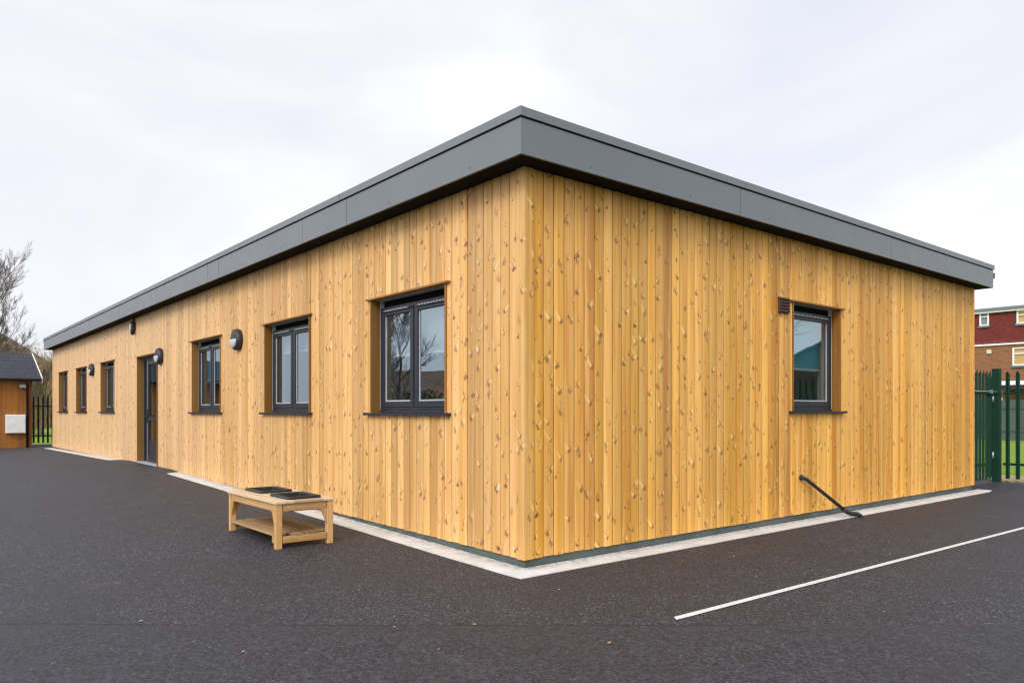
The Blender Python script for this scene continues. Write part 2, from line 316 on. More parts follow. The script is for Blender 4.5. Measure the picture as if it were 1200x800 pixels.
# ------------------------------------------------------------------ mesh helpers
class MB:
    def __init__(s): s.v = []; s.f = []; s.uv = {}; s.mi = []; s.cur = 0; s.uvv = []; s.smooth = []
    def add(s, vs, fs, uvs=None, smooth=False):
        b = len(s.v); s.v += [tuple(q) for q in vs]
        s.uvv += uvs if uvs else [None]*len(vs)
        for f in fs: s.f.append([i+b for i in f]); s.mi.append(s.cur); s.smooth.append(smooth)
    def box(s, a, b, bid=None):
        (x0, y0, z0), (x1, y1, z1) = a, b
        x0, x1 = min(x0, x1), max(x0, x1); y0, y1 = min(y0, y1), max(y0, y1); z0, z1 = min(z0, z1), max(z0, z1)
        vs = [(x, y, z) for z in (z0, z1) for y in (y0, y1) for x in (x0, x1)]
        fs = [(0, 2, 3, 1), (4, 5, 7, 6), (0, 1, 5, 4), (2, 6, 7, 3), (0, 4, 6, 2), (1, 3, 7, 5)]
        uvs = None
        d = (x1-x0, y1-y0, z1-z0); L = d.index(max(d))
        if bid is None: bid = random.randint(1, 900)
        o = [i for i in range(3) if i != L]; base = (x0, y0, z0)
        if d[o[0]] < d[o[1]]: o.reverse()
        uvs = [(bid + min(.95, p[o[0]]-base[o[0]] + .4*(p[o[1]]-base[o[1]])), p[L]) for p in vs]
        s.add(vs, fs, uvs)
    def obox(s, c, half, rz=0.0, ry=0.0, rx=0.0, bid=None):
        """box turned about its centre"""
        m = Matrix.Rotation(rz, 3, 'Z') @ Matrix.Rotation(ry, 3, 'Y') @ Matrix.Rotation(rx, 3, 'X')
        k = len(s.v); s.box((-half[0], -half[1], -half[2]), half, bid)
        for i in range(k, len(s.v)):
            p = m @ Vector(s.v[i]) + Vector(c); s.v[i] = tuple(p)
    def prism(s, poly, map3, d0, d1, smooth=False, bid=1):
        """poly: 2d points; map3(p, d) -> xyz"""
        n = len(poly)
        vs = [map3(p, d0) for p in poly] + [map3(p, d1) for p in poly]
        fs = [tuple(range(n))[::-1], tuple(range(n, 2*n))] + [(i, (i+1) % n, n+(i+1) % n, n+i) for i in range(n)]
        s.add(vs, fs, [(bid + .5*(abs(q[0])*.13 % .9), q[2]) for q in vs], smooth)
    def tube(s, pts, rad, n=8, cap=True, smooth=True):
        pts = [Vector(p) for p in pts]
        if not isinstance(rad, (list, tuple)): rad = [rad]*len(pts)
        vs = []; up = None
        for i, p in enumerate(pts):
            d = (pts[min(i+1, len(pts)-1)] - pts[max(i-1, 0)]).normalized()
            if up is None: up = d.orthogonal().normalized()
            up = (up - d*up.dot(d)).normalized(); sd_ = d.cross(up)
            for k in range(n):
                a = 2*math.pi*k/n; vs.append(p + (up*math.cos(a)+sd_*math.sin(a))*rad[i])
        fs = []
        for i in range(len(pts)-1):
            for k in range(n): fs.append((i*n+k, i*n+(k+1) % n, (i+1)*n+(k+1) % n, (i+1)*n+k))
        if cap: fs += [tuple(range(n))[::-1], tuple(range((len(pts)-1)*n, len(pts)*n))]
        s.add(vs, fs, None, smooth)
    def build(s, name, mat, parent=None, bevel=0.0):
        me = bpy.data.meshes.new(name); me.from_pydata(s.v, [], s.f)
        mats = mat if isinstance(mat, (list, tuple)) else [mat]
        for m in mats: me.materials.append(MT[m] if isinstance(m, str) else m)
        for p, i, sm in zip(me.polygons, s.mi, s.smooth): p.material_index = i; p.use_smooth = sm
        ul = me.uv_layers.new(name='UVMap')
        for l in me.loops:
            q = s.uvv[l.vertex_index]; ul.data[l.index].uv = q if q else (.5, .5)
        bm = bmesh.new(); bm.from_mesh(me); bmesh.ops.recalc_face_normals(bm, faces=bm.faces); bm.to_mesh(me); bm.free()
        me.update()
        o = bpy.data.objects.new(name, me); COL.objects.link(o)
        if parent is not None: o.parent = parent
        if bevel:
            bv = o.modifiers.new('bevel', 'BEVEL'); bv.width = bevel; bv.segments = 2; bv.limit_method = 'ANGLE'
        return o

def tag(o, label=None, cat=None, group=None, kind=None):
    for k, v in (('label', label), ('category', cat), ('group', group), ('kind', kind)):
        if v: o[k] = v
    return o
def empty(name, loc=(0, 0, 0), rz=0.0, label=None, cat=None, group=None):
    o = bpy.data.objects.new(name, None); COL.objects.link(o); o.location = loc; o.rotation_euler = (0, 0, rz)
    o.empty_display_size = .2
    return tag(o, label, cat, group)
def copy_tree(o, parent=None):
    c = o.copy(); COL.objects.link(c); c.parent = parent
    for ch in [x for x in bpy.data.objects if x.parent == o]: copy_tree(ch, c)
    return c
def interp(x, tab):
    if x <= tab[0][0]: return tab[0][1]
    for (a, p), (b, q) in zip(tab, tab[1:]):
        if x <= b:
            t = (x-a)/(b-a); return p+(q-p)*t
    return tab[-1][1]
def sst(x): x = max(0, min(1, x)); return x*x*(3-2*x)

# ------------------------------------------------------------------ ground
LU, LV = 9.35, 23.05
def wall_rise(v): return interp(v, [(-6, 0), (0, 0), (2, .040), (4, .082), (7, .137), (9.7, .186), (13.4, .184), (16, .155), (21.7, .100), (26, .06), (34, .03)])
def gz(u, v):
    d = max(0.0, -u-.30)
    g = wall_rise(v)*(1-sst(d/7.5))
    if u > .1 and v < 0: g = 0
    b = .022*sst((v-8.9)/1.1)*sst((14.3-v)/1.4)*(1-sst((-u-.15)/1.3))
    return g+b
g = MB()
us = [-60, -40, -25, -18, -14]+[-11+.4*i for i in range(24)]+[-1.4+.1*i for i in range(17)]+[.6, 2, 4, 6, 8, 10, 11.42]
vs_ = [-40, -20, -12, -8, -5, -3, -1.5, -.5, 0]+[.25*i for i in range(1, 108)]+[27.0]
vv = []; ff = []
for j, v in enumerate(vs_):
    for i, u in enumerate(us): vv.append((u, v, gz(u, v)))
n = len(us)
for j in range(len(vs_)-1):
    for i in range(n-1): ff.append((j*n+i, j*n+i+1, (j+1)*n+i+1, (j+1)*n+i))
g.add(vv, ff, None, True)
tag(g.build('tarmac', 'asphalt'), kind='structure')
g = MB(); S = 900
g.add([(-S, -S, -.03), (S, -S, -.03), (S, S, -.03), (-S, S, -.03)], [(0, 1, 2, 3)])
tag(g.build('ground', 'grass'), kind='structure')
# concrete strip round the building, level with the tarmac; the tarmac ramp at the door buries it
k = MB()
def strip(pts_in, pts_out, t0=.055):
    n = len(pts_in)
    v = [(a[0], a[1], a[2]) for a in pts_in]+[(a[0], a[1], a[2]) for a in pts_out]
    v += [(a[0], a[1], a[2]-t0) for a in pts_in]+[(a[0], a[1], a[2]-t0) for a in pts_out]
    f = []
    for i in range(n-1):
        f += [(i, i+1, n+i+1, n+i), (n+i, n+i+1, 3*n+i+1, 3*n+i), (i, i+1, 2*n+i+1, 2*n+i)]
    k.add(v, f)
rs = [(-.24+.0, v) for v in [0]]
pin = []; pout = []
for i in range(93):
    v = LV*i/92
    zz = wall_rise(v)+.006
    wv_ = .006*mnoise.noise(Vector((v*1.7, 0, 0)))
    pin.append((.012, max(v, .0), zz+.004)); pout.append((-.24+wv_, v if i else -.24, zz))
strip(pin, pout)
pin = []; pout = []
for i in range(40):
    u = 9.56*i/39
    wv_ = .005*mnoise.noise(Vector((u*1.7, 5, 0)))
    pin.append((max(u, 0), .012, .010)); pout.append((u if i else -.24, -.24+wv_ if u < 9.4 else -.19, .006))
strip(pin, pout)
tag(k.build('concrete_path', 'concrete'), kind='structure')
# painted line
k = MB(); a = Vector((-.21, -1.657, .004)); b = Vector((5.53, -1.80, .004)); dr = (b-a).normalized(); nr = Vector((-dr.y, dr.x, 0))
e0 = a; N = 60; L = 11.3; tv = []; tf = []
for i in range(N+1):
    p = a+dr*(L*i/N)
    for s in (-1, 1): tv.append(p+nr*s*(.026+.0015*mnoise.noise(Vector((i*.9, s*3, 0)))) + (dr*(.02*s) if i == 0 else Vector()))
for i in range(N): tf.append((2*i, 2*i+2, 2*i+3, 2*i+1))
k.add(tv, tf); tag(k.build('road_marking', 'paint'), kind='structure')
# tan gravel margin behind the green fence
k = MB(); k.box((11.42, -14, -.03), (12.75, 6, .025)); tag(k.build('gravel_margin', 'gravel'), kind='structure')
k = MB(); k.box((-9, 27.0, -.03), (1.5, 27.25, .06)); tag(k.build('kerb', 'gravel'), kind='structure')

# ------------------------------------------------------------------ the timber building
B = empty('school_building', (0, 0, 0), 0, 'long low building clad in vertical golden timber boards under a grey flat roof edge', 'building')
def PL(s, d, z): return (d, s, z)       # long face: runs along y, outside is -x
def PR(s, d, z): return (s, d, z)       # end face: runs along x, outside is -y
HW = 3.19
WIN_L = [(1.104, 2.467), (4.003, 5.396), (7.208, 8.607), (14.46, 15.85), (17.655, 19.035), (20.49, 21.87)]
WZ = (1.238, 2.415)
DOOR = (10.805, 12.303, .212, 2.36)
OPEN_L = [(a, b, WZ[0], WZ[1]) for a, b in WIN_L]+[DOOR]
RW = (3.985, 5.045, 1.255, 2.495)
OPEN_R = [RW]
def cbot(face, s): return .078+.0009*s if face == 'R' else interp(s, [(0, .076), (7.5, .153), (10.3, .187), (11, .19), (15, .165), (23, .137)])

def cladding(face, length, openings, id0, mat, start):
    P = PL if face == 'L' else PR
    m = MB(); s = start; i = 0; rnd = random.Random(id0)
    while s < length-.02:
        wdt = rnd.choice([.116, .119, .122, .112, .118]); e_ = min(length, s+wdt)
        gap = .0095; d = rnd.uniform(-.0025, .0025); tilt = rnd.uniform(-.002, .002)
        a, b = s+gap/2, e_-gap/2
        bid = id0+i
        # cut at openings
        cuts = [a, b]+[q for o in openings for q in (o[0], o[1]) if a < q < b]
        cuts = sorted(cuts)
        for c0, c1 in zip(cuts, cuts[1:]):
            if c1-c0 < .004: continue
            mid = (c0+c1)/2; spans = [(cbot(face, mid)+rnd.uniform(-.003, .003), HW+.03)]
            for o in openings:
                if o[0] < mid < o[1]: spans = [(spans[0][0], o[2]-.0), (o[3], HW+.03)]
            for z0, z1 in spans:
                if z1-z0 < .03: continue
                c = .0035; w2 = c1-c0
                xs = [(c0, c+.004), (c0+c, .0034), (c0+w2*.32, 0), (c0+w2*.68, 0), (c1-c, .0034), (c1, c+.004), (c1, .022), (c0, .022)] if w2 > .02 else [(c0, 0), (c1, 0), (c1, .022), (c0, .022)]
                vs = []; uv = []
                for z in (z0, z1):
                    for (x, dd) in xs:
                        vs.append(P(x, dd+d+tilt*((x-s)/wdt-.5), z)); uv.append((bid+(x-s)+.003, z))
                nn = len(xs)
                fs = [tuple(range(nn)), tuple(range(nn, 2*nn))]+[(q, (q+1) % nn, nn+(q+1) % nn, nn+q) for q in range(nn)]
                m.add(vs, fs, uv)
        s = e_; i += 1
    return m.build('cladding', mat, B)
c = cladding('L', LV, OPEN_L, 1000, 'wood_l', .088); c['label'] = 'paler boards of the long side wall'
c = cladding('R', LU-.07, OPEN_R, 100, 'wood_r', .088); c['label'] = 'deeper orange boards of the end wall'
# corner boards
m = MB(); m.box((-.014, -.012, .074), (.012, .086, HW+.02), 501); m.build('corner_board', 'wood_l', B, .002)
m = MB(); m.box((.0125, -.014, .076), (.086, .012, HW+.02), 502); m.build('corner_board', 'wood_r', B, .002)
m = MB(); m.box((LU-.068, -.012, .09), (LU+.004, .015, HW+.02), 503); m.box((LU-.02, .0152, .09), (LU+.004, .09, HW+.02), 504); m.build('corner_board', 'wood_r', B, .002)
m = MB(); m.box((-.012, LV+.001, .14), (.014, LV+.06, HW+.02), 505); m.build('corner_board', 'wood_l', B, .002)

def wall_shell(face, s0, s1, openings, d0, d1, z0, z1):
    P = PL if face == 'L' else PR; m = MB()
    ss = sorted({s0, s1, *[q for o in openings for q in o[:2]]})
    for a, b in zip(ss, ss[1:]):
        mid = (a+b)/2; sp = [(z0, z1)]
        for o in openings:
            if o[0] < mid < o[1]: sp = [(z0, o[2]), (o[3], z1)]
        for p, q in sp:
            if q-p > .01: m.box(P(a, d0, p), P(b, d1, q))
    return m
gr_ = .0
for f_, e1 in (('L', LV-.01), ('R', LU-.03)):
    m = wall_shell(f_, .0227, e1, OPEN_L if f_ == 'L' else OPEN_R, .0226, .030, .20, 3.17); m.build('groove_backing', 'gap', B)  # black layer added to put shade into the board grooves
m = wall_shell('L', .29, LV-.3, OPEN_L, .0305, .29, .22, 3.12); m.build('wall', 'inner', B)
m = wall_shell('R', .0305, LU-.3, OPEN_R, .0305, .28, .22, 3.12); m.build('wall', 'inner', B)
m = MB(); m.box((LU-.295, .0225, .1), (LU-.002, LV-.3, 3.12)); m.build('wall', 'wood_r', B)
m = MB(); m.box((.0225, LV-.295, .1), (LU-.002, LV, 3.12)); m.build('wall', 'wood_l', B)
m = MB()
for (a, b) in ((3.2, 'x'), (9.9, 'x'), (13.3, 'x'), (17.0, 'x')): m.box((.30, a, .24), (LU-.32, a+.1, 2.66))
m.box((5.6, .30, .24), (5.7, LV-.32, 2.66)); m.build('partition_wall', 'inner', B)
m = MB(); m.box((.30, .30, .12), (LU-.31, LV-.31, .22)); m.build('floor', 'ifloor', B)
m = MB(); m.box((.30, .30, 2.67), (LU-.31, LV-.31, 2.72)); m.build('ceiling', 'inner', B)
# plinth
m = MB(); m.box((.020, .020, -.1), (.2, LV-.02, .20)); m.box((.2, .020, -.1), (LU-.01, .2, .20)); m.box((LU-.2, .2, -.1), (LU-.01, LV-.02, .20)); m.box((.2, LV-.2, -.1), (LU-.2, LV-.02, .2))
m.build('plinth', 'plinth', B)
# a flat drain cover lying against the plinth of the end wall is not there in life: only scuffed patches (material)
# roof, soffit, fascia, coping
OH = .245; EU, EV = LU+.10, LV-.02
ZB, ZG, ZT = 3.19, 3.462, 3.543
m = MB(); m.box((-OH+.02, -OH+.02, ZB+.010), (EU-.02, EV+.08, ZB+.028)); m.build('soffit', 'soffit', B)
m = MB(); m.box((-OH+.05, -OH+.05, 3.24), (EU-.05, EV+.05, 3.49)); m.build('roof', 'roof', B)
fs_L = [6.557, 9.916, 12.767, 15.85, 19.2]; fs_L2 = [2.564, 3.65, 7.057, 10.264, 16.036, 19.983]
def fascia_run(face, s0, s1, seams, z0, z1, d0, d1, name, mat, corner):
    P = PL if face == 'L' else PR; m = MB()
    ss = [s0]+sorted(seams)+[s1]
    for i, (a, b) in enumerate(zip(ss, ss[1:])):
        a2 = a+(.0045 if i else 0); b2 = b-(.0045 if i < len(ss)-2 else 0)
        jj = random.uniform(-.0012, .0012)
        m.box(P(a2, d0+jj, z0), P(b2, d1, z1))
    return m.build(name, mat, B, .002)
fascia_run('L', -OH, EV+.1, [2.564, 3.66, 6.557, 7.057, 9.916, 10.264, 12.55, 12.77, 15.7, 16.03, 19.02, 19.98], ZB, ZG, -OH, -OH+.02, 'fascia', 'fascia', 0)
fascia_run('R', -OH+.0203, EU, [2.597, 5.91], ZB+.0005, ZG-.0005, -OH+.0005, -OH+.02, 'fascia', 'fascia', 0)
m = MB(); m.box((EU-.02, -OH+.021, ZB), (EU, EV+.1, ZG)); m.build('fascia', 'fascia', B)
m = MB(); m.box((-OH+.021, EV+.08, ZB), (EU-.021, EV+.1, ZG)); m.build('fascia', 'fascia', B)
# dark joint under the coping, set back
m = MB(); m.box((-OH+.008, -OH+.008, ZG-.002), (EU-.008, EV+.09, ZG+.0115)); m.build('joint_strip', 'gap', B)
fascia_run('L', -OH-.014, EV+.115, [2.70, 5.7, 8.7, 11.75, 14.75, 17.8, 20.8], ZG+.011, ZT, -OH-.014, -OH+.03, 'coping', 'coping', 0)
fascia_run('R', -OH+.031, EU+.014, [2.671, 5.983], ZG+.011, ZT-.0006, -OH-.0135, -OH+.03, 'coping', 'coping', 0)
m = MB(); m.box((EU-.03, -OH+.0305, ZG+.011), (EU+.014, EV+.115, ZT-.001)); m.build('coping', 'coping', B)
m = MB(); m.box((-OH+.031, EV+.07, ZG+.011), (EU-.031, EV+.115, ZT-.001)); m.build('coping', 'coping', B)
# small screws on the fascia
m = MB(); m.tube([(-.003, 0, 0), (.002, 0, 0)], .0055, 6); sc0 = m.build('screw', 'dframe', B)
for i_, (p_, r_) in enumerate([((-OH, .4+1.3*q, ZB+.05), 0) for q in range(17)]+[((.5+1.3*q, -OH, ZB+.05), R(90)) for q in range(7)]):
    o_ = sc0 if i_ == 0 else sc0.copy()
    if i_: COL.objects.link(o_); o_.parent = B
    o_.location = p_; o_.rotation_euler = (0, 0, r_)

def window(face, s0, s1, z0, z1, ncas, blind=None, hinge='l', label=None):
    P = PL if face == 'L' else PR
    RC = .092; FD = .07
    fr = MB(); fw = .042
    zf = z0+.03                                    # frame stands on an add-on cill section
    z1f = z1-.075
    # outer frame: stiles and rails butt
    a, b = s0+.012, s1-.012
    fr.box(P(a, RC, zf), P(a+fw, RC+FD, z1f)); fr.box(P(b-fw, RC, zf), P(b, RC+FD, z1f))
    fr.box(P(a+fw, RC, z1f-fw), P(b-fw, RC+FD, z1f)); fr.box(P(a+fw, RC, zf), P(b-fw, RC+FD, zf+fw))
    fr.box(P(a, RC-.012, z0+.004), P(b, RC+FD, zf-.001)); tpf = MB(); tpf.box(P(a, RC+.045, z1f+.001), P(b, RC+FD, z1+.0005))
    mids = []
    if ncas == 2:
        c = (a+b)/2; fr.box(P(c-.022, RC+.004, zf+fw), P(c+.022, RC+FD, z1f-fw)); mids = [(a+fw, c-.022), (c+.022, b-fw)]
    else: mids = [(a+fw, b-fw)]
    W = fr.build('window', 'frame', B, .003)
    if label: W['label'] = label
    tpf.build('head_shade_strip', 'gap', W)  # near-black strip: the shade under the head board is put into its colour
    for ci, (c0, c1) in enumerate(mids):
        cs = MB(); cw = .058; d0 = RC-.008; q0, q1 = zf+fw-.010, z1f-fw+.010; c0_, c1_ = c0-.010, c1+.010
        cs.box(P(c0_, d0, q0), P(c0_+cw, d0+.05, q1)); cs.box(P(c1_-cw, d0, q0), P(c1_, d0+.05, q1))
        cs.box(P(c0_+cw, d0, q1-cw), P(c1_-cw, d0+.05, q1)); cs.box(P(c0_+cw, d0, q0), P(c1_-cw, d0+.05, q0+cw))
        cs.build('casement', 'frame', W, .003)
        # light spacer beads round the pane
        g0, g1, h0, h1 = c0_+cw, c1_-cw, q0+cw, q1-cw
        bd = MB(); t = .014; e0, e1 = d0+.016, d0+.034
        bd.box(P(g0+.0005, e0, h0+.0005), P(g0+t, e1, h1-.0005)); bd.box(P(g1-t, e0, h0+.0005), P(g1-.0005, e1, h1-.0005)); bd.box(P(g0+t, e0, h0+.0005), P(g1-t, e1, h0+t))
        bd.build('glazing_bead', 'bead', W)
        gl = MB(); gl.box(P(g0+.001, d0+.022, h0+.001), P(g1-.001, d0+.026, h1-.001)); gl.build('pane', 'glass', W)
        # trickle vent across the top
        tv = MB(); zc = q1-.012; l0, l1 = c0_+.05, c1_-.05
        tv.box(P(l0, d0-.016, zc-.012), P(l1, d0-.001, zc+.010))
        tv.build('trickle_vent', 'dframe', W); tv = MB()
        nn = 9; pl_ = [(l0+.03, zc-.007)]
        for i in range(nn):                       # one comb shaped strip: the slots of the vent
            x0 = l0+.03+(l1-l0-.06)*i/nn; x1 = x0+(l1-l0-.06)/nn*.55; x2 = x0+(l1-l0-.06)/nn
            pl_ += [(x1, zc-.007), (x1, zc+.0015), (x2, zc+.0015), (x2, zc-.007)]
        pl_ = pl_[:-1]+[(pl_[-1][0], zc+.006), (l0+.03, zc+.006)]
        tv.prism(pl_, lambda q, d: P(q[0], d, q[1]), d0-.019, d0-.0165)
        tv.build('vent_slots', 'ventgrey', W); tv = MB()
        tv.box(P(l0-.035, d0-.010, zc-.010), P(l0-.004, d0-.001, zc+.008)); tv.build('end_cap', 'dframe', W); tv = MB(); tv.box(P(l1+.004, d0-.010, zc-.010), P(l1+.035, d0-.001, zc+.008)); tv.build('end_cap', 'dframe', W)
    # lining boards of the reveal, standing a little proud of the cladding
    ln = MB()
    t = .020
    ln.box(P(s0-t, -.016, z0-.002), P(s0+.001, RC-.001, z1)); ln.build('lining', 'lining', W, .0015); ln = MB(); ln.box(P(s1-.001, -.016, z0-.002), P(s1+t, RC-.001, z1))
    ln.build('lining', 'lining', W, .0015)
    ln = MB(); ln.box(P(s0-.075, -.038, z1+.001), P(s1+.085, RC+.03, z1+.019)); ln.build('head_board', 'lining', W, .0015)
    # metal cill
    s = MB()
    s.box(P(s0-.075, -.052, z0-.020), P(s1+.095, -.046, z0+.002)); s.box(P(s0-.075, -.046, z0-.006), P(s1+.095, RC-.013, z0+.002))
    s.box(P(s0-.080, -.056, z0-.022), P(s0-.0755, .0, z0+.006)); s.box(P(s1+.0955, -.056, z0-.022), P(s1+.100, .0, z0+.006))
    s.build('sill', 'frame', W, .0012)
    # inner board
    s = MB(); s.box(P(s0+.002, RC+FD+.001, z0+.0), P(s1-.002, .34, z0+.022)); s.build('sill', 'inner', W)
    if blind:
        mat, drop, railz = blind
        bl = MB(); bl.box(P(s0+.05, .225, z1-drop), P(s1-.05, .228, z1-.02)); bl.build('blind', mat, W)
        rl = MB(); rl.box(P(s0+.05, .215, z1-drop-.028), P(s1-.05, .238, z1-drop-.001)); rl.tube([P(s0+.05, .232, z1-.035), P(s1-.05, .232, z1-.035)], .022, 10); rl.build('blind_rail', 'rail', W)
    return W
window('L', *WIN_L[0], *WZ, 2, ('paleblind', .56, 0))
window('L', *WIN_L[1], *WZ, 2, ('paleblind', .36, 0))
window('L', *WIN_L[2], *WZ, 2, ('teal', .62, 0))
for q in WIN_L[3:]: window('L', *q, *WZ, 2)
window('R', RW[0], RW[1], RW[2], RW[3], 1, ('teal', .72, 0))

# door
D0, D1, DZ0, DZ1 = DOOR
d = MB(); rc = .10
d.box(PL(D0+.01, rc, DZ0+.02), PL(D0+.07, rc+.07, DZ1-.01)); d.box(PL(D1-.07, rc, DZ0+.02), PL(D1-.01, rc+.07, DZ1-.01)); d.box(PL(D0+.07, rc, DZ1-.07), PL(D1-.07, rc+.07, DZ1-.01))
d.box(PL(D1-.36, rc, DZ0+.02), PL(D1-.31, rc+.07, DZ1-.07))
DR = d.build('door', 'dframe', B, .003)
d = MB(); l0, l1 = D0+.075, D1-.365; d.box(PL(l0, rc-.01, DZ0+.03), PL(l0+.09, rc+.04, DZ1-.075)); d.box(PL(l1-.09, rc-.01, DZ0+.03), PL(l1, rc+.04, DZ1-.075))
d.box(PL(l0+.09, rc-.01, DZ1-.165), PL(l1-.09, rc+.04, DZ1-.075)); d.box(PL(l0+.09, rc-.01, DZ0+.03), PL(l1-.09, rc+.04, DZ0+.16)); d.box(PL(l0+.09, rc-.01, DZ0+.86), PL(l1-.09, rc+.04, DZ0+.93))
d.build('door_leaf', 'dframe', DR, .003)
d = MB(); d.box(PL(l0+.09, rc+.006, DZ0+.16), PL(l1-.09, rc+.02, DZ0+.44)); d.build('kick_panel', 'dframe', DR)
d = MB(); d.box(PL(l0+.091, rc+.012, DZ0+.441), PL(l1-.091, rc+.016, DZ0+.859)); d.box(PL(l0+.091, rc+.012, DZ0+.931), PL(l1-.091, rc+.016, DZ1-.166))
d.box(PL(D1-.309, rc+.02, DZ0+.05), PL(D1-.071, rc+.024, DZ1-.071)); d.build('pane', 'glass', DR)
d = MB(); d.box(PL(l1-.07, rc-.022, 1.02), PL(l1-.025, rc-.0105, 1.30)); d.tube([PL(l1-.05, rc-.012, 1.16), PL(l1-.05, rc-.062, 1.16), PL(l1-.19, rc-.066, 1.16)], .011, 8); d.build('handle', 'black', DR, .002)
d = MB(); d.box(PL(l0+.002, rc-.014, DZ0+.031), PL(l0+.03, rc-.0105, DZ1-.08)); d.box(PL(l1-.018, rc-.014, DZ0+.031), PL(l1-.004, rc-.0105, DZ1-.08)); d.build('door_trim', 'bead', DR)
d = MB(); d.box(PL(D0+.005, -.03, DZ0-.01), PL(D1-.005, .3, DZ0+.019)); d.build('threshold', 'bead', DR, .002)
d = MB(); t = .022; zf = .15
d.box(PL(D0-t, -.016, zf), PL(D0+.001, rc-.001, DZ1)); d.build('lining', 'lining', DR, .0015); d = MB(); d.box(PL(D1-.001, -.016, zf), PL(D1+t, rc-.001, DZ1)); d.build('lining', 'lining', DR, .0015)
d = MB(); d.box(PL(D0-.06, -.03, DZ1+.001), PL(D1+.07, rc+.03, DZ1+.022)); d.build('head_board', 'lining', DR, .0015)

# ------------------------------------------------------------------ fittings on the walls
def wall_lamp(y, z, label):
    t = empty('wall_lamp', (0, y, z), 0, label, 'wall lamp', 'round bulkhead lamps on the long wall')
    m = MB(); nseg = 28; rad = .158
    prof = [(0, rad*.96), (-.03, rad), (-.06, rad*.97), (-.082, rad*.86), (-.092, rad*.70), (-.094, 0.02)]
    vs = []; fs = []
    for dpt, r_ in prof:
        for i in range(nseg):
            a = 2*math.pi*i/nseg; vs.append((dpt-.002, r_*math.cos(a), r_*math.sin(a)))
    for j in range(len(prof)-1):
        for i in range(nseg): fs.append((j*nseg+i, j*nseg+(i+1) % nseg, (j+1)*nseg+(i+1) % nseg, (j+1)*nseg+i))
    fs.append(tuple(range(nseg))); fs.append(tuple(range((len(prof)-1)*nseg, len(prof)*nseg)))
    m.add(vs, fs, None, True); m.build('bezel', 'lamp', t)
    # half-moon diffuser in the lower half
    m = MB(); vs = []; fs = []; K = 18
    ring = [(-.100, .12), (-.112, .10), (-.118, .05)]
    for dx_, r_ in ring:
        for i in range(K+1):
            a = math.pi+math.pi*i/K; vs.append((dx_, r_*math.cos(a), r_*math.sin(a)+.012*0))
    K1 = K+1
    for j in range(2):
        for i in range(K): fs.append((j*K1+i, j*K1+i+1, (j+1)*K1+i+1, (j+1)*K1+i))
    fs.append(tuple(range(2*K1, 3*K1)))
    # rim joined back to the bezel
    b0 = len(vs)
    for i in range(K+1):
        a = math.pi+math.pi*i/K; vs.append((-.070, .122*math.cos(a), .122*math.sin(a)))
    for i in range(K): fs.append((b0+i, b0+i+1, i+1, i))
    fs.append((b0, 0, K1, 2*K1, 3*K1-1, 2*K1-1, K1-1, b0+K))
    m.add(vs, fs, None, True); m.build('diffuser', 'lens', t)
    return t
l0_ = wall_lamp(6.40, 2.295, 'round black wall lamp between the second and third windows from the near corner')
for y, z, lb in ((10.55, 2.29, 'round black wall lamp at the top right corner of the glazed door'), (16.82, 2.30, 'round black wall lamp furthest along the long wall, between two small far windows')):
    c = copy_tree(l0_); c.location = (0, y, z); c['label'] = lb
t = empty('bulkhead_light', (0, 12.5, 3.0), 0, 'narrow black upright light just under the roof edge above the door', 'light')
m = MB(); prof_ = [(-.165, .004), (-.15, .030), (-.12, .044), (-.05, .052), (.02, .052), (.09, .044), (.12, .030), (.135, .004)]
m.tube([(-.056, .004, z) for z, r_ in prof_], [r_ for z, r_ in prof_], 12); m.box((-.045, -.02, -.06), (-.001, .02, .10)); m.tube([(-.03, 0, .06), (-.03, 0, .19)], .018, 8); m.build('housing', 'black', t)
m = MB(); prof_ = [(-.13, .003), (-.11, .022), (-.05, .036), (.02, .036), (.08, .022), (.10, .003)]
m.tube([(-.082, .010, z) for z, r_ in prof_], [r_ for z, r_ in prof_], 12); m.build('diffuser', 'lens', t)

# vent grille on the end wall
t = empty('vent_grille', (3.775, 0, 2.436), 0, 'small brown louvred vent grille at the upper left of the end wall window', 'vent')
m = MB(); m.box((-.098, -.022, -.088), (.098, -.0035, .088)); m.build('backing', 'brownv', t, .004)
m = MB()
for i in range(5): m.obox((0, -.030, -.066+.033*i), (.088, .012, .012), rx=R(-38))
m.build('louvres', 'brownv', t, .002)
# diagonal black waste pipe
m = MB()
m.tube([(4.15, .0, .505), (4.155, -.03, .500), (4.19, -.055, .478), (4.84, -.185, .075)], .021, 12)
m.tube([(4.79, -.175, .106), (4.86, -.190, .062), (4.90, -.214, .046), (4.97, -.262, .038), (5.0, -.285, .020), (5.005, -.29, -.06)], .027, 12)
m.tube([(4.150, -.002, .503), (4.152, -.02, .501)], .034, 12)
tag(m.build('waste_pipe', 'black'), 'black plastic waste pipe running diagonally down the end wall to the ground', 'pipe')
# camera on the roof end
t = empty('security_camera', (EU+.016, -OH+.12, 3.40), 0, 'small dark box camera fixed to the right hand end of the roof edge', 'camera')
m = MB(); m.box((0, -.02, -.02), (.05, .02, .02)); m.build('bracket', 'black', t)
m = MB(); m.box((.045, -.09, -.04), (.15, .04, .04)); m.box((.12, -.093, .02), (.155, .043, .046)); m.build('housing', 'black', t, .006)

